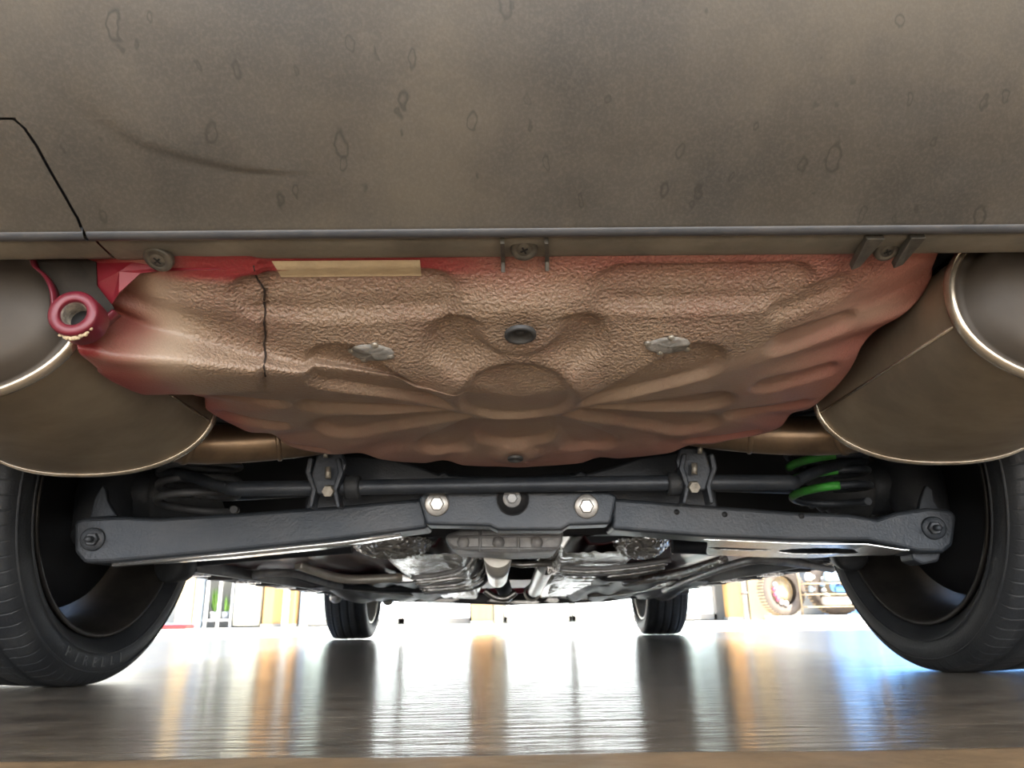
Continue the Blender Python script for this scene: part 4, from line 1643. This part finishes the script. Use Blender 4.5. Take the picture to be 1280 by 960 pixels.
# front crossmember, arms and engine tray seen edge on
mb = MB()
mb.prism([PY(x, y, 3.45) for x, y in [(405, 741), (470, 738), (640, 742), (800, 736), (862, 734), (862, 742), (800, 747), (760, 752), (640, 756), (520, 752), (420, 749)]], (0, 0.25, 0))
fr = part(mb, 'front_crossmember', 'tray_plastic', bevel=0.006)
for (px, py, wpx, hh) in ((548, 751, 26, 5), (575, 746, 12, 6), (622, 752, 14, 4), (655, 754, 22, 4), (722, 748, 24, 5), (748, 747, 18, 5), (500, 748, 16, 4), (690, 752, 10, 5)):
    ppart(MB().prism([PY(px - wpx, py, 3.40), PY(px - wpx * 0.5, py - hh, 3.40), PY(px + wpx * 0.7, py - hh, 3.40), PY(px + wpx, py - 1, 3.40), PY(px + wpx * 0.5, py + 2, 3.40)], (0, 0.04, 0)), 'mount_plate', 'zinc', fr, bevel=0.003)
for px, py in ((485, 749), (420, 746)):
    ppart(MB().lathe([(0.001, 0.02), (0.022, 0.014), (0.028, 0), (0.022, -0.014), (0.001, -0.02)], 20, aim(PY(px, py, 3.42), (0, -1, 0))), 'ball_joint', 'zinc', fr)
# bright drop links just inside the front tyres
part(MB().box((-0.85, 4.62, 0.22), (0.85, 4.8, 0.75)), 'front_bumper', 'red_paint', bevel=0.04)
part(MB().box((-0.9, 0.42, 1.05), (0.9, 4.7, 1.12)), 'body_top', 'red_paint', bevel=0.03)

# ================================================================== BACKGROUND (12 m away across the yard)
DB = 12.0
M['timber'] = mat('timber', (0.46, 0.25, 0.085), 0.6, 0, (0.38, 0.20, 0.07), 3, stretch=(6, 6, 0.5))
M['tan_board'] = mat('tan_board', (0.392, 0.301, 0.175), 0.6, 0, (0.350, 0.266, 0.154), 2)
M['render'] = mat('rendered_wall', (0.300, 0.300, 0.275), 0.8, 0, (0.260, 0.260, 0.240), 2)
M['frame'] = mat('frame_grey', (0.200, 0.190, 0.170), 0.5, 0, (0.170, 0.165, 0.150), 5)
M['white_pvc'] = mat('white_pvc', (0.574, 0.574, 0.560), 0.4)
M['pane'] = mat('window_glass', (0.45, 0.55, 0.55), 0.06, 0.0, (0.52, 0.60, 0.54), 1.2, spec=1.0, emit=((0.85, 1.0, 0.90), 0.7))  # weaker glow added to the tinted panes as well
M['glow_pane'] = mat('glowing_pane', (0.80, 0.80, 0.74), 0.6, 0, (0.66, 0.72, 0.66), 1.5, emit=((0.88, 0.96, 1.0), 10.0))  # glow added to the panes to strengthen their streaks on the floor
M['blue_grey'] = mat('blue_grey', (0.190, 0.240, 0.310), 0.5)
M['tarp'] = mat('tarpaulin', (0.435, 0.495, 0.480), 0.55, 0, (0.495, 0.465, 0.345), 2.0)
M['leaf'] = mat('leaf_green', (0.110, 0.275, 0.025), 0.6, 0, (0.175, 0.300, 0.060), 12)
M['red_plastic'] = mat('red_plastic', (0.310, 0.015, 0.015), 0.4)
M['old_tyre'] = mat('weathered_tyre', (0.100, 0.080, 0.065), 0.7, 0, (0.140, 0.110, 0.085), 8)
M['pink'] = mat('pink_plastic', (0.390, 0.080, 0.130), 0.4)
M['sky_blue'] = mat('blue_plastic', (0.150, 0.375, 0.750), 0.4)
M['pale_blue'] = mat('pale_blue_plastic', (0.325, 0.429, 0.520), 0.4)
M['straw'] = mat('straw_tread', (0.358, 0.247, 0.111), 0.7, 0, (0.423, 0.338, 0.227), 20)


def bx(px):
    return PY(px, 772, DB).x


def wslab(px0, px1, z0, z1, y0, y1):
    return MB().box((bx(px0), y0, z0), (bx(px1), y1, z1))


ZT = 3.4
struct(MB().box((-14, DB + 0.40, 0), (14, DB + 0.7, 6.0)).build('wall_back', 'render'), 'pale rendered wall across the yard')
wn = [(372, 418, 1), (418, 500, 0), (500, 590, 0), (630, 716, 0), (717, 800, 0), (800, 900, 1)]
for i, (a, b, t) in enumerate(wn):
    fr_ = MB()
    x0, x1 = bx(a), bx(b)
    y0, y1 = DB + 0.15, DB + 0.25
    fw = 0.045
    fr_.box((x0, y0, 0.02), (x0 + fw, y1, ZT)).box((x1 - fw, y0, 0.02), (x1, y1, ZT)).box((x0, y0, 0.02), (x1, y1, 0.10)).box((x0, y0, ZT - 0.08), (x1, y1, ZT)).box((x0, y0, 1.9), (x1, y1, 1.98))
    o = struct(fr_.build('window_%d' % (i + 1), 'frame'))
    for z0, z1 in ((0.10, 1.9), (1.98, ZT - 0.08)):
        MB().box((x0 + fw, DB + 0.19, z0), (x1 - fw, DB + 0.20, z1)).build('pane', 'pane' if t else 'glow_pane', o)
# timber columns
for px0, px1, lab in ((222, 241, 'slim sand-coloured timber post at the far left, beside the red tray'), (331, 370, 'broad orange timber column between the tarpaulin and the glazing'),
                      (590, 615, 'orange timber column in the middle of the glazing'), (909, 926, 'narrow orange timber post right of the glazing, next to the white pipe')):
    o = MB().box((bx(px0), DB - 0.12, 0), (bx(px1), DB + 0.12, 3.6)).build('timber_column', 'tan_board' if px0 == 222 else 'timber', bevel=0.012)
    tag(o, lab, 'column', 'timber columns of the building across the yard')
    MB().box((bx(px0) - 0.02, DB - 0.14, 0.0), (bx(px1) + 0.02, DB + 0.14, 0.05)).build('foot_plate', 'frame', o)
for px0, px1, mt, lab in ((357, 365, 'white_pvc', 'white downpipe on the broad orange timber column'), (618, 628, 'tan_board', 'tan post just right of the middle orange column'), (928, 937, 'white_pvc', 'white downpipe between the orange post and the tan board'),
                      (242, 251, 'blue_grey', 'blue-grey upright board beside the slim sand-coloured post'), (375, 384, 'blue_grey', 'blue-grey upright strip right of the broad orange column')):
    x = (bx(px0) + bx(px1)) / 2
    r = (bx(px1) - bx(px0)) / 2
    y = DB - 0.16 - r if px0 < 400 and px0 > 300 and mt == 'white_pvc' else DB
    if mt == 'white_pvc':
        o = MB().tube([V((x, y, 0)), V((x, y, 1.6)), V((x, y, 3.5))], r, 20).build('downpipe', mt)
        for z in (0.4, 1.9):
            MB().lathe([(r, -0.02), (r + 0.012, -0.02), (r + 0.012, 0.02), (r, 0.02)], 20, Matrix.Translation((x, y, z))).build('pipe_bracket', 'frame', o)
        tag(o, lab, 'pipe')
    else:
        o = MB().box((x - r, DB - 0.05, 0), (x + r, DB + 0.05, 3.4)).build('upright_board', mt, bevel=0.006)
        tag(o, lab, 'board')
# left bay: shelving with green plants and pale bottles behind posts
lb = empty('display_stand', (bx(270), DB, 0))
tag(lb, 'pale open display stand holding green plants at the left of the yard', 'stand')
for px in (256, 272, 288):
    MB().box((bx(px) - bx(270) - 0.02, 0.0, 0), (bx(px) - bx(270) + 0.02, 0.04, 2.4)).build('upright', 'white_pvc', lb)
for z in (0.10, 0.75, 1.4, 2.05):
    MB().box((bx(254) - bx(270), -0.02, z), (bx(290) - bx(270), 0.3, z + 0.03)).build('shelf', 'white_pvc', lb)
for k, (px, zz, hgt) in enumerate(((264, 0.13, 0.5), (278, 0.13, 0.38), (262, 0.78, 0.45), (280, 0.78, 0.5))):
    pl = empty('potted_plant', (bx(px), DB + 0.12, zz))
    tag(pl, ['tall green plant on the lowest shelf of the display stand, at left', 'short green plant on the lowest shelf of the display stand, at right', 'green plant on the second shelf of the stand, at left', 'green plant on the second shelf of the stand, at right'][k], 'plant', 'plants on the display stand')
    MB().lathe([(0.0001, 0), (0.05, 0), (0.065, 0.11), (0.055, 0.11), (0.0001, 0.10)], 16).build('pot', 'white_pvc', pl)
    f_ = MB()
    for q in range(26):
        a = random.random() * 2 * PI
        l = hgt * random.uniform(0.5, 1)
        sp_ = random.uniform(0.02, 0.11)
        b0 = V((0.01 * math.cos(a), 0.01 * math.sin(a), 0.10))
        m0 = V((sp_ * 0.6 * math.cos(a), sp_ * 0.6 * math.sin(a), l * 0.6))
        t0 = V((sp_ * math.cos(a), sp_ * math.sin(a), l))
        sd = V((-math.sin(a), math.cos(a), 0)) * 0.014
        f_.add([b0 - sd * 0.3, b0 + sd * 0.3, m0 + sd, m0 - sd, t0], [(0, 1, 2, 3), (3, 2, 4)])
    f_.build('foliage', 'leaf', pl, fix=False)
# tarpaulin-covered bulky thing
rows = []
for i in range(33):
    u = i / 32
    row = []
    for j in range(17):
        v = j / 16
        z = 2.1 * (1 - v) ** 0.8
        x = bx(291) + (bx(328) - bx(291)) * u
        bulge = 0.28 * math.sin(PI * min(1, max(0, u))) ** 0.5
        fold = 0.03 * math.sin(u * 17 + v * 3) + 0.02 * noise.noise(V((u * 6, v * 6, 0)))
        row.append(V((x, DB + 0.1 - bulge - fold - 0.05 * v, z + 0.03)))
    rows.append(row)
tp = MB().grid(rows).build('tarpaulin', 'tarp', solid=0.01)
tag(tp, 'pale grey-green tarpaulin hanging in folds left of the broad orange column', 'tarpaulin')
# red tray on the ground
rt = empty('red_tray', (bx(244), DB - 0.9, 0))
tag(rt, 'low red tray with pale lid lying on the ground at the left', 'tray')
MB().box((-0.34, -0.15, 0.0), (0.30, 0.15, 0.055)).build('tray_body', 'red_plastic', rt, bevel=0.01)
MB().box((-0.22, -0.12, 0.055), (0.26, 0.12, 0.085)).build('tray_lid', 'blue_grey', rt, bevel=0.008)
# tan board and kerb at the right
o = MB().box((bx(938), DB - 0.02, 0), (bx(962), DB + 0.08, 3.0)).build('tan_panel', 'tan_board', bevel=0.006)
tag(o, 'plain tan board left of the old tyres', 'board')
struct(MB().box((bx(955), DB - 0.95, 0), (bx(1200), DB + 0.35, 0.055)).build('kerb', 'apron', bevel=0.01), 'low pale kerb under the old tyres')


def old_tyre(px, y, r, w_, yaw, lab, bead_mats):
    x = PY(px, 772, y).x
    e = empty('old_tyre', (x, y, 0.055))
    e.rotation_euler = (0, 0, yaw)
    tag(e, lab, 'tyre', 'old tyres on the kerb')
    hw = w_ / 2
    pr = [(r * 0.60, -hw * 0.7), (r * 0.75, -hw), (r * 0.92, -hw * 0.95), (r * 0.99, -hw * 0.7), (r, 0), (r * 0.99, hw * 0.7), (r * 0.92, hw * 0.95), (r * 0.75, hw), (r * 0.60, hw * 0.7)]
    MB().lathe(pr, 56, Matrix.Translation((0, 0, r)) @ Matrix.Rotation(PI / 2, 4, 'X')).build('carcass', 'old_tyre', e)
    m_ = MB()
    for k in range(48):
        a = 2 * PI * k / 48
        m_.box((-0.006, -hw * 0.75, r * 0.985), (0.010, hw * 0.75, r * 1.02), Matrix.Translation((0, 0, r)) @ Matrix.Rotation(a, 4, 'Y'))
    m_.build('tread', 'straw', e)
    MB().lathe([(r * 0.20, 0.02), (r * 0.45, 0.0), (r * 0.60, -hw * 0.6), (r * 0.62, -hw * 0.3)], 40, Matrix.Translation((0, 0, r)) @ Matrix.Rotation(PI / 2, 4, 'X')).build('hub', 'straw', e)
    for k, mt in enumerate(bead_mats):
        a = math.radians(150 + 24 * k)
        rr = r * 0.50
        s = r * 0.10
        MB().lathe([(s * math.sin(t) + 1e-5, s * math.cos(t)) for t in [PI * i / 8 for i in range(9)]], 14,
                   Matrix.Translation((rr * math.cos(a), -hw * 0.9, r + rr * math.sin(a)))).build('cap', mt, e)
    return e


old_tyre(980, DB - 0.45, 0.36, 0.22, 0.25, 'worn brown tyre with a row of pink caps inside, standing on the kerb', ['pale_blue', 'pink', 'pink', 'pink', 'white_pvc', 'white_pvc'])
old_tyre(1049, DB - 0.30, 0.42, 0.24, -0.15, 'larger worn tyre filled with white and blue containers, right of the pink-capped one', ['white_pvc', 'pale_blue', 'white_pvc', 'white_pvc'])
# containers in front of the second tyre
for k, (px, z, l, r, mt, lab) in enumerate(((1052, 0.60, 0.34, 0.075, 'pale_blue', 'pale blue canister lying uppermost before the larger worn tyre'), (1060, 0.42, 0.26, 0.055, 'sky_blue', 'bright blue canister below the pale blue one'),
                                           (1050, 0.26, 0.44, 0.07, 'white_pvc', 'white canister lying lowest before the larger worn tyre'), (1018, 0.60, 0.12, 0.06, 'white_pvc', 'small white bottle at the left end of the pale blue canister'), (1019, 0.43, 0.07, 0.06, 'pale_blue', 'small pale blue jar in front of the larger worn tyre'))):
    y = DB - 0.62
    x = PY(px, 772, y).x
    e = MB().lathe([(0.0001, -l / 2), (r * 0.8, -l / 2), (r, -l / 2 + 0.02), (r, l / 2 - 0.04), (r * 0.5, l / 2 - 0.01), (r * 0.4, l / 2 + 0.02), (0.0001, l / 2 + 0.02)], 20, Matrix.Translation((x, y, z)) @ Matrix.Rotation(PI / 2, 4, 'Y')).build('canister', mt)
    tag(e, lab, 'container')
# rack the canisters lie on
rk = MB()
x0, x1 = PY(1008, 772, DB - 0.62).x, PY(1090, 772, DB - 0.62).x
for z in (0.17, 0.345, 0.50):
    rk.box((x0, DB - 0.72, z), (x1, DB - 0.52, z + 0.015))
rk.box((x1, DB - 0.72, 0.055), (x1 + 0.03, DB - 0.52, 0.9)).box((x0 - 0.02, DB - 0.54, 0.055), (x0, DB - 0.52, 0.9))
tag(rk.build('shelf_rack', 'straw'), 'light wooden rack carrying the canisters beside the tyres', 'rack')
# tall blue container wall to the right whose colour the floor mirrors
bc = empty('blue_container', (PY(1160, 772, DB).x, DB + 0.1, 0))
tag(bc, 'tall blue corrugated container standing behind the right rear tyre', 'container')
mm = MB()
for k in range(22):
    mm.box((-1.4 + 0.13 * k, -0.04 if k % 2 else 0.0, 0.06), (-1.4 + 0.13 * (k + 1), 0.22, 3.2))
mm.build('corrugated_side', 'sky_blue', bc)
MB().box((-1.46, -0.06, 0.0), (1.52, 0.25, 0.08)).build('bottom_rail', 'sky_blue', bc)
